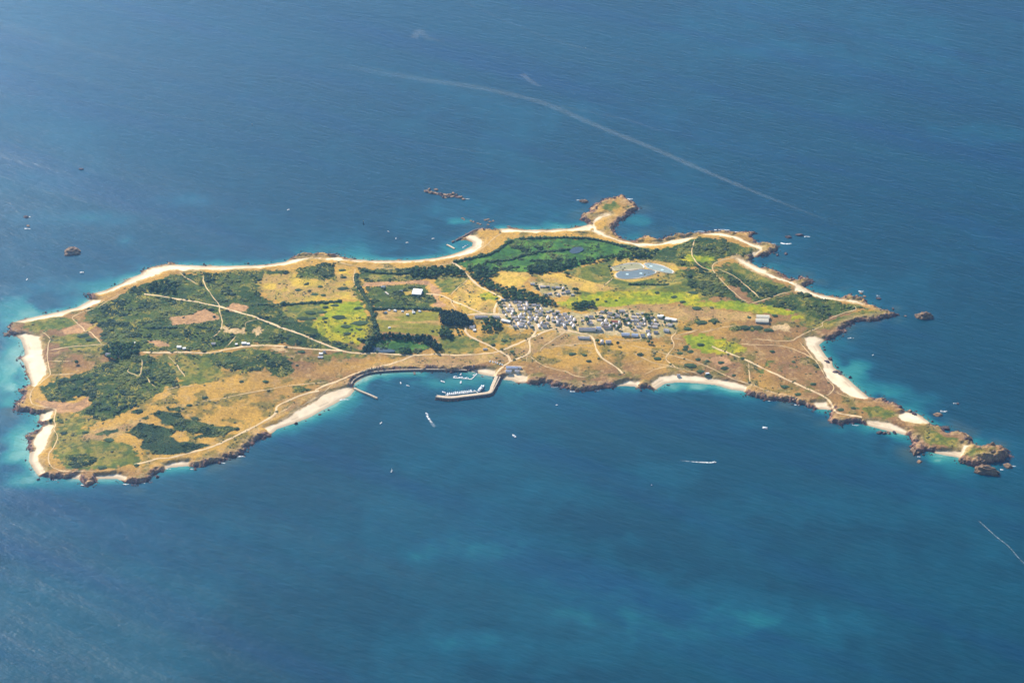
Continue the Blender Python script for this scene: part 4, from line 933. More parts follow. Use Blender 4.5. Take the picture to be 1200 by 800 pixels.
special(684, 396.5, 30, 8, 3.5, 27, M_SLATE[1], M_WHITE, -.05, 'low white inn standing apart below the village on the heath', 'inn', 1, 'inn')
special(705.5, 401.5, 10, 8, 5, 27, M_SLATE[0], M_WHITE, 1.4, 'narrow white house beside the dark tree on the path')
special(713, 401.5, 14, 9, 5, 27, M_SLATE[3], M_WHITE, .1, 'large pale house between two dark trees below the village')
special(728.5, 365, 15, 8, 3.4, 27, M_SLATE[3], M_WHITE, -.05, 'cottage alone on golden grass above the village')
special(706, 366, 11, 7, 3.4, 27, M_SLATE[0], M_WHITE, -.05, 'cottage by a dark tree on the upper edge of the village')
special(710, 384, 13, 8, 4, 30, simple('pink_tile_roof', (.42, .27, .22), .8, .9), M_CREAM, .1, 'pinkish roofed house with a sandy garden')
special(564, 372, 34, 7.5, 3.4, 27, M_SLATE[0], M_WHITE, -.02, 'long row of slate roofed cottages west of the village lane', 'terrace_house', 2)
special(581, 372, 20, 7.5, 3.4, 27, M_SLATE[1], M_WHITE, -.05, 'short row of slate roofed cottages joining the lane', 'terrace_house', 2)
special(553.5, 384, 14, 9, 4, 27, M_SLATE[3], M_WHITE, .05, 'white house beside the end of the pine block')
special(556, 387.5, 8, 6, 3, 13, M_PALE, M_WHITE, .1, 'small white annex below the house by the pines')
special(489, 343.5, 25, 27, 5, 8, M_PALE, M_CREAM, -.16, 'bright white flat roofed hall inside the old fort', 'fort_hall', 0, 'building')
special(449, 337, 12, 6, 3.5, 20, M_GREYR, M_WHITE, .05, 'small white gatehouse at the corner of the old fort', 'gatehouse', 0, 'building')
special(453.5, 344.5, 16, 3.5, 3, 15, M_CREAM, M_CREAM, -1.0, 'narrow pale wall like range inside the fort scrub', 'fort_range', 0, 'building')
special(470, 342, 9, 6, 3.5, 25, M_GREYR, M_CREAM, 0, 'little grey hut beside the fort hall', 'hut', 0, 'hut')
special(894, 372.5, 34, 15, 4.5, 12, M_SHED, M_CREAM, -.06, 'far bay of the big pale roofed shed on the heath', 'shed', 0, 'shed')
special(893, 377, 34, 15, 4.5, 12, M_SHED, M_CREAM, -.06, 'near bay of the big pale roofed shed on the heath', 'shed', 0, 'shed')
special(600, 432, 30, 10, 4.5, 20, M_BLUER, M_CREAM, -.04, 'long dark blue roofed harbour shed by the quay road', 'harbour_shed', 0, 'shed')
special(596, 436, 15, 7, 4, 20, M_BLUER, M_WHITE, -.04, 'white harbour building with dark openings on the quay', 'harbour_shed', 0, 'shed')
special(608, 431.5, 13, 7, 4, 26, M_SLATE[3], M_WHITE, -.15, 'pale roofed harbour cottage behind the sand', 'house', 1)
special(606, 435.5, 12, 6, 3.5, 26, M_SLATE[1], M_WHITE, -.1, 'small white harbour hut above the sand', 'hut', 0, 'hut')
special(568.5, 409.5, 11, 4, 2.6, 16, M_GREYR, M_WHITE, .1, 'grey roofed hut alone beside the road junction', 'hut', 0, 'hut')
special(127.5, 416, 16, 9, 3.6, 28, M_SLATE[1], M_CREAM, 0, 'grey roofed western farmhouse with a pale yard', 'farmhouse', 1)
special(141, 414, 9, 10, 3.6, 28, M_SLATE[0], M_WHITE, .1, 'narrow grey roofed barn by the western farmhouse', 'barn', 0, 'barn')
special(159, 402.5, 7, 6, 3, 13, M_PALE, M_WHITE, .3, 'tiny white hut in the dark western scrub', 'hut', 0, 'hut')
special(210, 407.5, 11, 8, 4, 13, M_PALE, M_WHITE, 0, 'white cottage beside the western road', 'house', 0)
special(216, 409, 8, 6, 3.4, 13, M_PALE, M_WHITE, .2, 'white outbuilding next to the roadside cottage', 'outbuilding', 0, 'outbuilding')
special(286, 403, 12, 7, 3.6, 13, M_PALE, M_WHITE, .05, 'bright white bungalow above the western road', 'bungalow', 0)
special(291, 403.5, 7, 6, 3, 13, M_PALE, M_WHITE, 0, 'white garage beside the bungalow', 'garage', 0, 'garage')
special(277, 404, 6, 5, 3, 13, M_PALE, M_CREAM, 0, 'tiny pale shed west of the bungalow', 'hut', 0, 'hut')
special(250, 403.5, 11, 7, 3.4, 27, M_SLATE[3], M_CREAM, 0, 'mauve roofed cottage in scrub above the western road')
special(376, 415, 9, 6, 3, 13, M_PALE, M_WHITE, -.1, 'white roadside cottage where the two western roads meet', 'house', 0)
special(380, 413, 7, 6, 3, 27, M_SLATE[2], M_CREAM, .2, 'dark roofed shed behind the roadside cottage', 'hut', 0, 'hut')
special(375.5, 419, 13, 6, 2.4, 8, M_GREYR, M_CREAM, .05, 'flat grey roofed shed in front of the roadside cottage', 'hut', 0, 'hut')
special(795, 440.5, 8, 7, 3.6, 28, M_SLATE[3], M_CREAM, .1, 'little stone hut above the pale crescent beach', 'hut', 1, 'hut')
special(829, 438, 9, 4, 2.6, 14, M_PALE, M_WHITE, .2, 'white roofed shed above the crescent beach', 'hut', 0, 'hut')
for u, v, var, yaw in ((636,336.5,3,-.05),(642,336.5,0,.05),(648,337.5,2,0),(653.5,337.5,1,-.1),(660,338.5,0,1.4),(665,342.5,6,.3),(640,346.5,4,-.2),(644.5,345,0,.3),(654.5,346,2,1.4),(624,333.5,1,0),(659.5,344,5,.2),(671,346,5,0)):
    put(u, v, var, yaw, 'in the upper hamlet beyond the trees', 'houses of the upper hamlet')
TR = [G(u, v) for u, v, h in SINGLE]
LANES = [chain(GL(px), 4.0) for w, px in PATHS]
LANES = np.concatenate(LANES)
def fill(poly, du, dv, label, group, dmin, turn):
    pts = np.array(poly); a = pts.min(0); b2 = pts.max(0); k = 0; v = a[1]
    while v < b2[1]:
        u = a[0] + (k % 2) * du / 2
        while u < b2[0]:
            uu, vv = u + rng.uniform(-.22, .22) * du, v + rng.uniform(-.22, .22) * dv; u += du
            if not inside(np.array([uu]), np.array([vv]), pts)[0]: continue
            p_ = G(uu, vv)
            if not free(p_, dmin) or np.hypot(*(LANES - p_[:2]).T).min() < 5.5: continue
            if any(np.hypot(p_[0]-q[0], p_[1]-q[1]) < 8 for q in TR) or rng.random() < .05: continue
            yaw = rng.normal(-.06, .12) + (math.pi/2 if rng.random() < turn else 0)
            put(uu, vv, int(rng.integers(0, 8)), yaw, label, group)
        v += dv; k += 1
fill([(588,352),(600,348),(606,353),(625,355),(640,361),(652,365),(677,373),(677,386),(648,381),(632,386),(604,386),(602,379),(590,371)], 5.6, 3.5, 'packed into the old village core', 'houses of the old village core', 9.0, .3)
fill([(680,373),(700,367),(735,364),(762,369),(776,376),(776,385),(750,388),(727,386),(700,380),(682,380)], 6.4, 3.9, 'amid gardens in the eastern village', 'houses of the eastern village', 11, .3)
# small garden trees between the houses
GARDEN = [([(586,352),(606,349),(650,362),(677,372),(677,388),(630,388),(600,386),(588,372)], 34), ([(680,370),(735,361),(770,368),(790,376),(786,388),(750,390),(700,390),(682,384)], 40), ([(622,331),(660,334),(674,341),(650,348),(636,347)], 12)]
HP = np.array([q[:2] for q in HOUSES])
for poly, cnt in GARDEN:
    pts = np.array(poly); k = 0; tries = 0
    while k < cnt and tries < 900:
        tries += 1; u, v = rng.uniform(pts[:, 0].min(), pts[:, 0].max()), rng.uniform(pts[:, 1].min(), pts[:, 1].max())
        if not inside(np.array([u]), np.array([v]), pts)[0]: continue
        q = G(u, v)
        if np.hypot(*(HP - q[:2]).T).min() < 6 or np.hypot(*(LANES - q[:2]).T).min() < 4: continue
        e = empty('garden_tree', q - np.array((0, 0, .2)), rng.uniform(0, 6)); h = rng.uniform(4, 8); e.scale = (h, h, h); k += 1
        tag(e, 'small garden tree growing between the village houses', 'tree', 'garden trees of the village')
        link('trunk', TRUNK_ME['round'], e); link('crown', CROWN_ME['round'][k % 4], e)
print('houses', len(HOUSES))

# ------------------------------------------------------------------ campsite tents
M_CANVAS = simple('white_canvas', (.84, .82, .77), .9, .6, .93, 1.05)
for k, (u, v, s) in enumerate(((452,366.2,1.),(456,363.6,.9),(463,364.2,1.2),(471.7,365,1.),(477.4,368.8,1.15),(484.9,366.6,1.2),(484,364.2,.8),(491.8,365,1.1),(456.4,384.2,1.))):
    p_ = G(u, v); e = empty('tent', p_, rng.uniform(-.6, .6)); e.scale = (s * 1.35,) * 3
    MB().add([(-2.6,-1.9,-.2),(2.6,-1.9,-.2),(2.6,1.9,-.2),(-2.6,1.9,-.2),(-2.3,-1.7,1.5),(2.3,-1.7,1.5),(2.3,1.7,1.5),(-2.3,1.7,1.5),(-1.2,0,2.15),(1.2,0,2.15)],
        [(0,1,5,4),(1,2,6,5),(2,3,7,6),(3,0,4,7),(4,5,9,8),(6,7,8,9),(5,6,9),(7,4,8)]).build('canopy', M_CANVAS, e)
    MB().box(-.5, .5, -1.97, -1.86, 0, 1.4).build('door_flap', M_CREAM, e)
    tag(e, 'white tent pitched alone low in the campsite field' if k == 8 else 'white tent pitched along the upper edge of the campsite field', 'tent', None if k == 8 else 'tents along the campsite edge')

# ------------------------------------------------------------------ treatment ponds
M_LINER = simple('pale_liner', (.74, .71, .62), .8, .3); 
def water(name, col): return simple(name, col, .3, .05, .9, 1.1, 0, 0, .3)
WCOL = [water('pond_blue', (.15, .19, .20)), water('pond_grey', (.28, .33, .29)), water('pond_olive', (.33, .30, .15))]
for k, (poly, lab) in enumerate(zip(BASINS, ('blue grey oval pond of the water treatment works', 'grey green tapering pond of the water treatment works', 'drying olive pond of the water treatment works'))):
    pts = PL(poly, ZB + .5); c = pts.mean(0); e = empty('treatment_pond', (c[0], c[1], ZB)); q = chain(np.r_[pts - c, (pts - c)[:1]], 6)[:-1]
    n = len(q); MB().add([(*a, .25) for a in q], [tuple(range(n))] if sum(q[i-1][0]*q[i][1]-q[i][0]*q[i-1][1] for i in range(n)) > 0 else [tuple(range(n))[::-1]]).build('water', WCOL[k], e)
    m = MB(); o_ = q * (1 + 2.6 / np.linalg.norm(q, axis=1))[:, None]; o2 = q * (1 + 7.0 / np.linalg.norm(q, axis=1))[:, None]
    for (A, za), (B, zb) in (((q, .15), (o_, 1.3)), ((o_, 1.3), (o2, -.3))):
        m = MB(); m.add([(*a, za) for a in A] + [(*b2, zb) for b2 in B], [(i, (i+1) % n, n+(i+1) % n, n+i) for i in range(n)])
        m.build('rim' if za < .5 else 'bank', M_LINER if za < .5 else M_PATH, e)
    tag(e, lab, 'pond')
M_TURQ = simple('aerator_float', (.55, .72, .70), .5, .5)
for u, v in ((735, 321.3), (751, 320.3), (763, 312), (776, 316.3)):
    p_ = P(u, v, ZB + .3); e = empty('pond_aerator', (p_[0], p_[1], ZB + .2)); MB().tube((0, 0, 0), (0, 0, .5), 4.2, 3.9, 14).build('float', M_TURQ, e); MB().tube((0, 0, .5), (0, 0, 1.5), 1.2, .7, 8).build('pump', M_PALE, e)
    tag(e, 'round pale turquoise aerator floating on a treatment pond', 'aerator', 'aerators on the treatment ponds')
# reed pond in the marsh and the pond under the tree belt
for (pxs, lab) in (([(667,294.5),(672,291),(681,290.5),(684,293),(678,296.5),(670,297)], 'small blue pond between the marsh hedges'), ([(433,411.5),(437,407),(452,408.5),(462,411),(462,413),(445,413)], 'reedy blue pond under the curved tree belt')):
    c = [G(*q) for q in pxs]; z = max(q[2] for q in c) + .25
    m = MB(); pts = chain(np.array([q[:2] for q in c + c[:1]]), 5)[:-1]; m.prism([tuple(q) for q in pts], z - 1.5, z)
    tag(m.build('pond', water('pond_water', (.04, .065, .09))), lab, 'pond', None, 'structure')

# ------------------------------------------------------------------ harbour works
M_STONE = simple('quay_stone', (.42, .33, .24), .9, .25, .75, 1.2, .4); M_WALLD = simple('dark_stone', (.15, .105, .085), .9, .3, .6, 1.35, .6)
M_DECK = simple('quay_deck', (.58, .46, .32), .9, .12, .85, 1.12)
def ribbon_wall(pts, w, z0_, z1_):
    """solid wall of width w along a polyline, as one mesh builder"""
    pts = np.asarray(pts, float); t = np.gradient(pts, axis=0); t /= np.linalg.norm(t, axis=1)[:, None]; nr = np.stack([-t[:, 1], t[:, 0]], 1) * w / 2
    m = MB(); n = len(pts); a = pts + nr; b2 = pts - nr
    v = [(*q, z) for z in (z0_, z1_) for s in (a, b2) for q in s]; f = []
    A, B, A1, B1 = 0, n, 2*n, 3*n
    for i in range(n-1):
        f += [(A1+i, B1+i, B1+i+1, A1+i+1), (A+i, A1+i, A1+i+1, A+i+1), (B+i, B+i+1, B1+i+1, B1+i), (A+i, A+i+1, B+i+1, B+i)]
    f += [(A, B, B1, A1), (A+n-1, A1+n-1, B1+n-1, B+n-1)]
    return m.add(v, f)
def rubble(name, line, n, spread, zt, parent, seed, rad=1.3):
    r = np.random.default_rng(seed); line = np.asarray(line); idx = r.integers(0, len(line), n)
    c = line[idx] + r.normal(0, spread, (n, 2)); rr = r.uniform(.6, 1.4, n) * rad
    V, F, K = scatter(np.c_[c, r.uniform(-.4, zt, n), rr, rr * .8, r.uniform(0, 6, n), r.uniform(0, .6, n), r.integers(0, 4, n)], RS, (c3(.09, .06, .055), c3(.24, .165, .13)))
    o_ = link(name, npmesh(name, V, F, M_ROCK, K), parent); o_['kind'] = 'stuff'; return o_
bw = empty('breakwater', (0, 0, 0))
quay = PL([(582,440.5),(577,452),(573.5,459),(560,461.5),(545,463.3),(530,465),(519,464.6),(512,463.8)], 3.0)
outer = PL([(586,442),(581,452),(577,459),(574,461.3),(560,463.4),(545,465.2),(530,467),(519,466.6),(510.5,465.3)], 3.0)
qc = chain(quay, 6); oc = chain(outer, 6)
ribbon_wall(qc, 8.0, -3, 3.2).build('quay', M_DECK, bw)
ribbon_wall(oc, 3.0, -3, 5.6).build('parapet', M_STONE, bw)
face = ribbon_wall(oc + np.array((1.2, -3.0)), 4.5, -3, 2.6).build('wall_foot', M_WALLD, bw)  # outer face lies in shadow; that darkness is put into the stone colour
rubble('rubble', oc + np.array((2.0, -5.5)), 420, 1.6, 1.6, bw, 5)
tag(bw, 'stone breakwater bent at an elbow sheltering the harbour', 'breakwater')
lh = empty('harbour_light', (*quay[-1], 3.2)); MB().tube((0, 0, -.5), (0, 0, 5.2), 1.0, .75, 10).build('tower', M_WHITE, lh); MB().tube((0, 0, 5.2), (0, 0, 6.6), .8, .45, 8).build('lantern', simple('green_lantern', (.05, .28, .12), .5), lh)
tag(lh, 'little white harbour light at the tip of the breakwater', 'beacon')
jt = empty('jetty', (0, 0, 0)); jl = chain(PL([(415,454.5),(422,458),(432,462),(441.5,466.2)], 2), 6)
ribbon_wall(jl, 6.0, -3, 2.6).build('deck', M_DECK, jt); ribbon_wall(jl + np.array((1.5, -2.6)), 1.8, -3, 3.4).build('parapet', M_STONE, jt); tag(jt, 'straight stone jetty running out beside the sandy beach', 'jetty')
sw = empty('sea_wall', (0, 0, 0)); swl = chain(PL([(412,450),(414,446),(420,441.8),(430,437.6),(442,435.6),(460,434.2),(480,433.4),(500,433.2),(520,433.2),(538,433.6),(547,434.2)], 2), 6)
ribbon_wall(swl, 3.2, -2, 4.3).build('wall', M_STONE, sw); ribbon_wall(swl + np.array((0, -2.4)), 3.0, -2, 2.3).build('wall_foot', M_WALLD, sw); rubble('rubble', swl + np.array((0, -4.2)), 420, 1.0, .9, sw, 6, .9)
tag(sw, 'curved stone sea wall along the inner shore of the harbour', 'sea wall')
sl = ribbon_wall(PL([(485,434),(486,438.5)], 1), 5, -2, .9).build('slipway', M_WALLD); tag(sl, 'short dark slipway running down from the sea wall', 'slipway')
ob = empty('old_breakwater', (0, 0, 0)); ol = chain(PL([(566,267.6),(556,269.8),(549,273.5),(542,277.5),(537.5,280)], 2), 6)
ribbon_wall(ol, 4.0, -3, 3.4).build('wall', M_WALLD, ob); ribbon_wall(ol + np.array((-.5, -2.6)), 2.2, -3, 2.0).build('wall_foot', M_WALLD, ob)
for u, v in ((535.5,281.3),(531,283.3)): MB().prism([tuple(P(u + a, v + b2, 0)[:2]) for a, b2 in ((-2,.2),(1.2,-1.2),(1.8,-.3),(-1.2,1.4))], -3, 3).build('pier_block', M_WALLD, ob)
tag(ob, 'old broken sea wall curling round the little beach harbour', 'breakwater')
sp_ = ribbon_wall(chain(PL([(523.5,286.6),(527.5,288.5),(532.5,291.3)], 1.5), 5), 5, -3, 2.2).build('pier', M_DECK); tag(sp_, 'short pale detached pier off the little beach harbour', 'pier')
M_PONT = simple('pontoon_deck', (.66, .64, .60), .8, .3)
po = empty('pontoon', (0, 0, 0)); pl_ = PL([(531,442.6),(540,443.2),(552,444.4)]); pl2 = PL([(552,444.6),(555,442),(559,437.6)])
ribbon_wall(chain(pl_, 10), 2.6, -.3, .7).build('walkway', M_PONT, po); ribbon_wall(chain(pl2, 10), 2.2, -.3, .9).build('gangway', M_PONT, po); tag(po, 'white floating pontoon with a gangway to the harbour sand', 'pontoon')
po2 = empty('pontoon', (0, 0, 0)); ribbon_wall(chain(PL([(522,462.6),(545,460.4),(557,458.4)]), 10), 2.4, -.3, .7).build('walkway', M_PONT, po2); ribbon_wall(PL([(555.5,457.5),(560,460.3)]), 1.8, -.3, 1.6).build('gangway', M_PONT, po2); tag(po2, 'floating pontoon lined with boats inside the breakwater', 'pontoon')

# ------------------------------------------------------------------ boats
M_HULL = simple('white_gelcoat', (.82, .82, .80), .3, .5, .96, 1.04, 0, 0, .5); M_HULLB = simple('blue_hull', (.05, .09, .20), .35, .5); M_HULLD = simple('dark_hull', (.04, .04, .05), .4, .5)
M_DECKW = simple('boat_deck', (.70, .66, .58), .7, .5); M_MAST = simple('alloy_mast', (.55, .56, .58), .4, .5, .95, 1.05, 0, .6); M_SAIL = simple('sail_cloth', (.82, .80, .74), .8, .5, .95, 1.05); M_COVER = simple('sail_cover', (.05, .10, .25), .8, .5)
def hull_mb(L, B, D, sheer=.25, transom=.75):
    """boat hull, bow towards +x, waterline at z=0"""
    st = [(-.5, transom, 0), (-.25, .95, 0), (.05, 1., .02), (.28, .78, .10), (.42, .38, .2), (.5, .03, .3)]
    m = MB(); V = []
    for t, w, up in st:
        z = D * (1 + sheer * up * 3)
        V += [(t*L, -w*B/2, z), (t*L*.98, -w*B/2*.8, 0), (t*L*.94, 0, -.35*D), (t*L*.98, w*B/2*.8, 0), (t*L, w*B/2, z)]
    n = len(st); f = []
    for i in range(n-1):
        for k in range(4): a = i*5+k; f.append((a, a+1, a+6, a+5))
        f.append((i*5+4, i*5, i*5+5, i*5+9))
    f.append((0, 4, 3, 2, 1)); return m.add(V, f)
def yacht(L=9.0, hullm=None):
    B = L * .33; D = L * .11; p_ = [('hull', hull_mb(L, B, D).mesh('hull', hullm or M_HULL), None)]
    p_.append(('cabin', MB().add([(-.12*L,-.22*B,D*.9),(.26*L,-.16*B,D),(.26*L,.16*B,D),(-.12*L,.22*B,D*.9),(-.1*L,-.18*B,D+.55),(.2*L,-.12*B,D+.45),(.2*L,.12*B,D+.45),(-.1*L,.18*B,D+.55)],
        [(4,5,6,7),(0,1,5,4),(1,2,6,5),(2,3,7,6),(3,0,4,7)]).mesh('cabin', M_DECKW), None))
    p_.append(('mast', MB().tube((.1*L, 0, D), (.1*L, 0, L*1.25), .10, .06, 6).mesh('mast', M_MAST), None))
    p_.append(('boom', MB().tube((.1*L, 0, D+1.3), (-.38*L, 0, D+1.25), .22, .16, 6).mesh('boom', M_COVER), None))
    return p_
def motorboat(L=7.5, hullm=None):
    B = L * .36; D = L * .13; p_ = [('hull', hull_mb(L, B, D, .3, .9).mesh('hull', hullm or M_HULL), None)]
    p_.append(('cabin', MB().add([(-.1*L,-.34*B,D*.9),(.22*L,-.26*B,D),(.22*L,.26*B,D),(-.1*L,.34*B,D*.9),(-.1*L,-.3*B,D+1.5),(.1*L,-.24*B,D+1.5),(.1*L,.24*B,D+1.5),(-.1*L,.3*B,D+1.5)],
        [(4,5,6,7),(0,1,5,4),(2,3,7,6),(3,0,4,7)]).mesh('cabin', M_HULL), None))
    p_.append(('windscreen', MB().add([(.225*L,-.25*B,D+.1),(.225*L,.25*B,D+.1),(.105*L,.23*B,D+1.48),(.105*L,-.23*B,D+1.48)], [(0,1,2,3)]).mesh('windscreen', M_DARKW), None))
    p_.append(('outboard', MB().box(-.56*L, -.5*L, -.2, .2, -.2, D+.4).mesh('outboard', M_HULLD), None)); return p_
def sailing(L=8.0):
    p_ = yacht(L)[:3]; D = L * .11
    p_.append(('mainsail', MB().add([(.08*L,.02,D+1),(-.4*L,.5,D+1.1),(.09*L,.05,L*1.2),(.08*L,-.03,D+1),(-.4*L,.44,D+1.1),(.09*L,0,L*1.2)], [(0,1,2),(5,4,3)]).mesh('mainsail', M_SAIL), None))
    p_.append(('jib', MB().add([(.48*L,0,D+.8),(.14*L,.35,D+.9),(.11*L,.05,L*1.05),(.48*L,-.05,D+.8),(.14*L,.3,D+.9),(.11*L,0,L*1.05)], [(0,1,2),(5,4,3)]).mesh('jib', M_SAIL), None)); return p_
def ferry(L=26.0):
    B = 7.0; D = 2.6; p_ = [('hull', hull_mb(L, B, D, .3, .9).mesh('hull', M_HULL), None)]
    p_.append(('deckhouse', MB().box(-.36*L, .22*L, -.38*B, .38*B, D*.9, D+2.5).mesh('deckhouse', M_HULL), None)); p_.append(('wheelhouse', MB().box(.02*L, .18*L, -.3*B, .3*B, D+2.5, D+4.8).mesh('wheelhouse', M_HULL), None))
    p_.append(('window_band', MB().box(-.34*L, .2*L, -.385*B, .385*B, D+1.2, D+1.9).mesh('window_band', M_DARKW), 1)); p_.append(('windscreen', MB().box(.182*L, .186*L, -.28*B, .28*B, D+3.4, D+4.5).mesh('windscreen', M_DARKW), 2)); p_.append(('mast', MB().tube((.08*L, 0, D+4.8), (.08*L, 0, D+8), .15, .08, 6).mesh('mast', M_MAST), None)); return p_
def catamaran(L=13.0):
    B = 7.0; h1 = hull_mb(L, 1.9, 1.5); p_ = []
    for s in (-1, 1):
        m = hull_mb(L, 1.9, 1.5); m.v = [(x_, y_ + s*B*.37, z_) for x_, y_, z_ in m.v]; p_.append(('hull', m.mesh('hull', M_HULL), None))
    p_.append(('bridge_deck', MB().box(-.42*L, .22*L, -.36*B, .36*B, .9, 1.75).mesh('bridge_deck', M_HULL), None)); p_.append(('saloon', MB().box(-.2*L, .14*L, -.26*B, .26*B, 1.75, 2.9).mesh('saloon', M_HULL), None))
    p_.append(('mast', MB().tube((.1*L, 0, 2.9), (.1*L, 0, L*1.3), .14, .08, 6).mesh('mast', M_MAST), None)); return p_
YA, YB, MO, MB2, MD, SA, FE, CA = yacht(9), yacht(11.5), motorboat(7.5), motorboat(10), motorboat(7, M_HULLB), sailing(9), ferry(), catamaran()
NMS = {id(YA): 'sailing_yacht', id(YB): 'sailing_yacht', id(MO): 'motorboat', id(MB2): 'motorboat', id(MD): 'motorboat', id(SA): 'sailing_boat', id(FE): 'ferry', id(CA): 'catamaran'}
def boat(u, v, parts, yaw, label, group=None, s=1.0):
    e = make_house(parts, NMS[id(parts)], P(u, v), math.radians(yaw), label, group, 'boat'); e.scale = (s,) * 3; return e
boat(96, 319.5, MB2, 5, 'white cabin boat anchored off the open bay beaches', s=1.1)
boat(31.6, 327.5, YA, 80, 'white yacht anchored alone off the western bay')
boat(338, 246, MO, 20, 'white motorboat anchored far off the long shore')
for u, v in ((455, 271.5), (464, 279.5), (477, 284.5)): boat(u, v, MO, rng.uniform(0, 180), 'small white motorboat anchored off the far beach', 'boats anchored off the far beach')
boat(507.5, 279.8, MO, 10, 'small white motorboat over the pale shoal outside the little harbour')
for u, v, q in ((543, 290, MO), (545.5, 288.5, MO), (548, 287.5, MD)): boat(u, v, q, rng.uniform(-20, 40), 'dinghy moored inside the little beach harbour', 'boats in the little harbour', .9)
boat(446.5, 495.5, YA, 60, 'white yacht moored off the stone jetty')
boat(459, 552, SA, 75, 'sailing boat with raised white sails crossing the open water')
boat(602.3, 511, MB2, 125, 'white launch lying off the breakwater', s=1.35)
boat(896.5, 501.5, CA, -15, 'large white catamaran anchored off the eastern shore', s=1.0)
boat(763.5, 568.5, MD, 40, 'tiny fishing boat alone on the dark open water', s=.9)
boat(652.5, 474.5, MO, 10, 'little white motorboat near the rocky shore east of the breakwater', s=.8)
boat(500, 485, MB2, 120, 'speeding white boat with a short foaming wake off the harbour mouth', s=1.1)
boat(837, 541.7, MB2, 0, 'speeding white boat drawing a long straight wake', s=1.0)
boat(1023, 416, MO, 30, 'tiny white boat alone in the eastern bay', s=.8)
boat(469.5, 448.5, YA, 100, 'white yacht moored inside the sea wall bay')
boat(478, 452, YA, -30, 'white yacht on the outer mooring of the sea wall bay')
boat(519, 447.3, YB, -35, 'white yacht moored midway between the two pontoons', s=1.1)
boat(540, 448, YB, 85, 'white yacht moored just below the sandy pontoon')
boat(540, 438.5, YA, 70, 'small yacht behind the sandy pontoon')
for u, v, q, yw in ((533.5,441.6,MB2,5),(540,442.2,YB,10),(547,443.2,MB2,0),(555.5,439.5,MO,30)): boat(u, v, q, yw, 'white boat tied to the pontoon near the harbour sand', 'boats on the sandy pontoon')
boat(520.3, 459.8, YB, -30, 'white yacht just off the end of the boat lined pontoon')
for i in range(13):
    t = i / 12; boat(524.5 + 27.5 * t, 461.6 - 3.6 * t + .4 * rng.random(), (YB, MB2, YA, MB2)[i % 4], 98 + rng.uniform(-6, 6), 'white boat berthed side by side along the breakwater pontoon', 'boats berthed along the breakwater')
boat(564, 455.5, FE, 62, 'white passenger ferry lying against the quay', s=1.1)
# dinghies and vans drawn up beside the quay road
for i, (u, v) in enumerate(((574.5,423.5),(577.5,424.2),(580.5,424.6),(583,425.6),(586,426.6),(588.5,427.4))):
    p_ = G(u, v); e = make_house(MO, 'dinghy', p_ + np.array((0, 0, .45)), math.radians(rng.uniform(60, 120)), 'white boat drawn up ashore beside the quay road', 'boats ashore by the quay road', 'boat')
M_BLACK = simple('black_buoy_paint', (.02, .02, .022), .5, .5); M_YEL = simple('yellow_buoy_paint', (.55, .38, .03), .5, .5)
for u, v, h, lab in ((426, 262.5, 11, 'black beacon post standing on a shoal off the far beach'), (295.5, 146.5, 5, 'dark buoy far out beyond the western bay'), (686.5, 57.5, 5, 'dark buoy far out beyond the small peninsula')):
    e = empty('beacon', P(u, v)); MB().tube((0, 0, -1), (0, 0, h*.35), 1.9, 1.5, 10).build('base', M_BLACK, e); MB().tube((0, 0, h*.35), (0, 0, h*.85), .7, .5, 8).build('post', M_BLACK, e); MB().tube((0, 0, h*.85), (0, 0, h), 1.0, .1, 8).build('topmark', M_YEL, e); tag(e, lab, 'beacon')

# ------------------------------------------------------------------ foam: surf on the rocks, wakes
M_FOAM, nt, b, out = newmat('sea_foam'); p = pos(nt)
b.inputs['Base Color'].default_value = (.86, .88, .87, 1); b.inputs['Roughness'].default_value = .9
at = nt.nodes.new('ShaderNodeAttribute'); at.attribute_name = 'cover'; sp3 = nt.nodes.new('ShaderNodeSeparateColor'); nt.links.new(at.outputs['Color'], sp3.inputs[0])
al = math_(nt, 'MULTIPLY', sp3.outputs[0], mrange(nt, noise(nt, p, .16, 4, .65), .36, .6, .0, 1.25))
nt.links.new(al, b.inputs['Alpha'])
def strip(name, pts, w0, w1, a0, a1, label, cat, group=None, z=.25, fade=False):
    c = chain(np.asarray(pts), 7); n = len(c); t = np.gradient(c, axis=0); t /= np.linalg.norm(t, axis=1)[:, None]; nr = np.stack([-t[:, 1], t[:, 0]], 1)
    s = np.linspace(0, 1, n); end = np.minimum(1, np.minimum(s, 1 - s) * 5) if fade else 1.0; w = w0 + (w1 - w0) * s + (fbm(c[:, 0], c[:, 1], 12, 2, 4) - .5) * .5 * max(w0, w1); al_ = (a0 + (a1 - a0) * s) * end; V = []; K = []
    for k, q in enumerate((-1, -.4, .4, 1)):
        V.append(np.c_[c + nr * (w * q / 2)[:, None], np.full(n, z)]); K.append(np.c_[al_ * (0 if abs(q) == 1 else 1), al_ * 0, al_ * 0])
    F = np.array([(a*n+i, (a+1)*n+i, (a+1)*n+i+1, a*n+i+1) for a in range(3) for i in range(n-1)])[:, ::-1]
    o_ = link(name, npmesh(name, np.concatenate(V), F, M_FOAM, np.concatenate(K))); return tag(o_, label, cat, group, 'stuff')
strip('wake', PL([(500.3,486.5),(503,491),(506,495.5),(510,500.5)]), 6.5, 11, 1.1, .03, 'short white foaming wake behind the boat off the harbour mouth', 'wake')
strip('wake', PL([(838,541.8),(825,541.6),(812,540.8),(797,539.4)]), 6, 4, 1.2, .05, 'long straight white wake of the speeding boat', 'wake')
strip('wake', PL([(1147,610),(1158,620),(1168,629),(1182,640),(1196,656),(1206,664)]), 2.6, 3.4, .3, .16, 'broken thread of foam drifting off the rocky tip', 'foam')
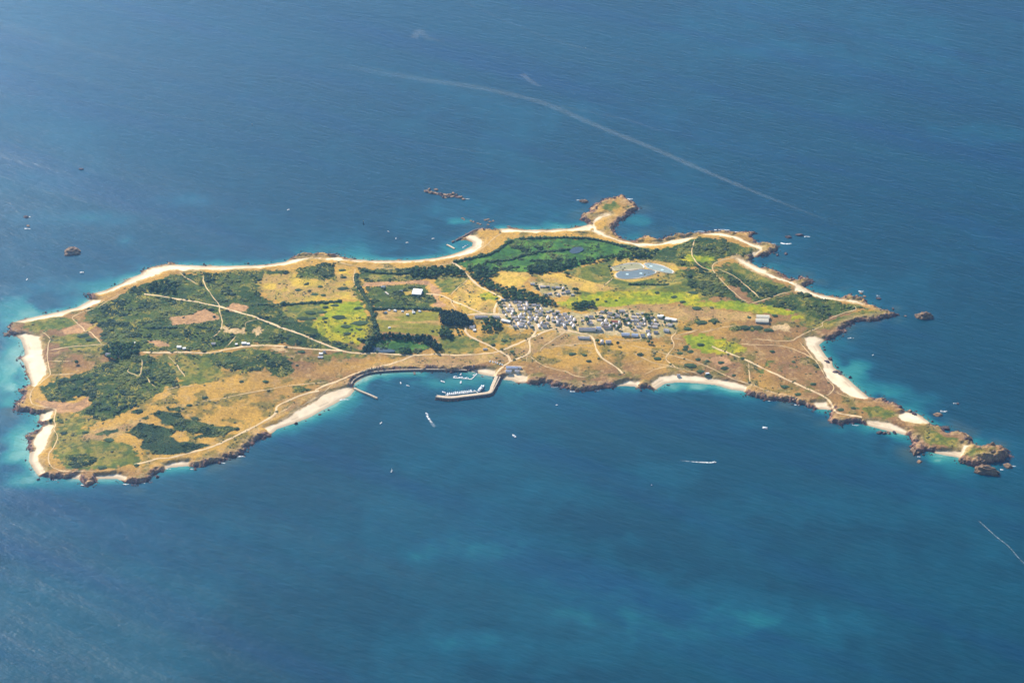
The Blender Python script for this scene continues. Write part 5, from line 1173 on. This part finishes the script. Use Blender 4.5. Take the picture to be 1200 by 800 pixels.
far = [(380,76),(440,84),(500,94),(550,101),(600,111),(640,122),(680,139),(720,156),(770,176),(820,198),(870,219),(930,243),(980,262)]
strip('foam_streak', PL([(470,165),(510,171),(560,178),(600,186)]), 9, 6, .03, .03, 'short faint wind streak between reef and far foam line', 'foam', fade=True)
strip('foam_streak', PL([(540,0),(600,28),(660,50),(720,66),(800,84)]), 22, 14, .015, .015, 'faint wind streak at the upper reach of the sea', 'foam', fade=True)
strip('foam_streak', PL([(60,118),(130,124),(200,136),(280,148)]), 20, 14, .015, .015, 'faint wind streak far out past the western rocks', 'foam', fade=True)
strip('foam_streak', PL(far), 46, 15, .035, .08, 'long pale drifting foam line curving over the far water', 'foam', fade=True)
strip('foam_streak', PL([(640,122),(690,131),(740,142),(790,160)]), 20, 10, .02, .02, 'faint side branch of the long drifting foam line', 'foam', fade=True)
strip('foam_streak', PL([(485,45),(492,36),(500,44),(520,49)]), 34, 22, .07, .02, 'small white foam patch far out on the water', 'foam')
strip('foam_streak', PL([(612,87),(618,92),(626,98),(634,101)]), 30, 18, .08, .04, 'small bright foam curl above the long foam line', 'foam')
SURF = [(738,233,7,3),(747,246,4,2),(820,271.5,12,2),(846,269.5,18,2.4),(868,271.8,14,2),(905,286,8,3),(921,285,13,3.4),(946,277.5,7,2.4),(1009,341,6,3),(1029,346.5,4,2),(997,396.5,7,1.6),(677,234.5,4,2),(548,233,5,1.6),(1106,481.5,8,2.6),(1119,472.5,4,1.6),(1188,546,5,2),
 (1077,535,4,2),(1174,550,4,2),(165,566,10,1.6),(172,564.5,6,1.4),(195,550,10,1.4),(225,549.5,5,1.4),(260,543,8,1.4),(283,535,9,2.4),(97,568,4,2),(64,562,6,1.4),(148,567,8,1.6),(404,468.5,12,2.2),(650,453.5,8,1.4),(672,458.5,8,1.4),(700,456.8,8,1.4),(36,254,4,2),(32,268,7,2),(625,450.5,8,1.4),(1003,497.5,8,1.4),(935,474,8,1.4),(905,469.5,10,1.4)]
for u, v, w, d in SURF:
    a = P(u - w/2, v); b2 = P(u + w/2, v + rng.uniform(-.6, .6)); mid = (a + b2) / 2 + np.array((0, rng.uniform(-3, 3), 0))
    strip('surf', [a[:2], mid[:2], b2[:2]], d * 2.9, d * 2.1, .85, .5, 'white surf breaking against the rocky shore', 'surf', 'patches of surf', .3)
# ------------------------------------------------------------------ the air: one closed box of thin haze round camera and scene
M_HAZE = bpy.data.materials.new('haze_air'); M_HAZE.use_nodes = True
nt = M_HAZE.node_tree; nt.nodes.clear()
o_ = nt.nodes.new('ShaderNodeOutputMaterial'); pv = nt.nodes.new('ShaderNodeVolumePrincipled')
pv.inputs['Color'].default_value = (0.27, 0.56, 1.0, 1); pv.inputs['Density'].default_value = HAZE_DENSITY
pv.inputs['Anisotropy'].default_value = 0.8
nt.links.new(pv.outputs[0], o_.inputs['Volume'])
hb = MB().box(sx[0] - 50, sx[-1] + 50, sy[0] - 50, sy[-1] + 50, -8.0, CAM_H + 60.0)
haze = hb.build('haze', M_HAZE)
tag(haze, 'thin pale summer haze in the air over the sea', 'haze', None, 'stuff')
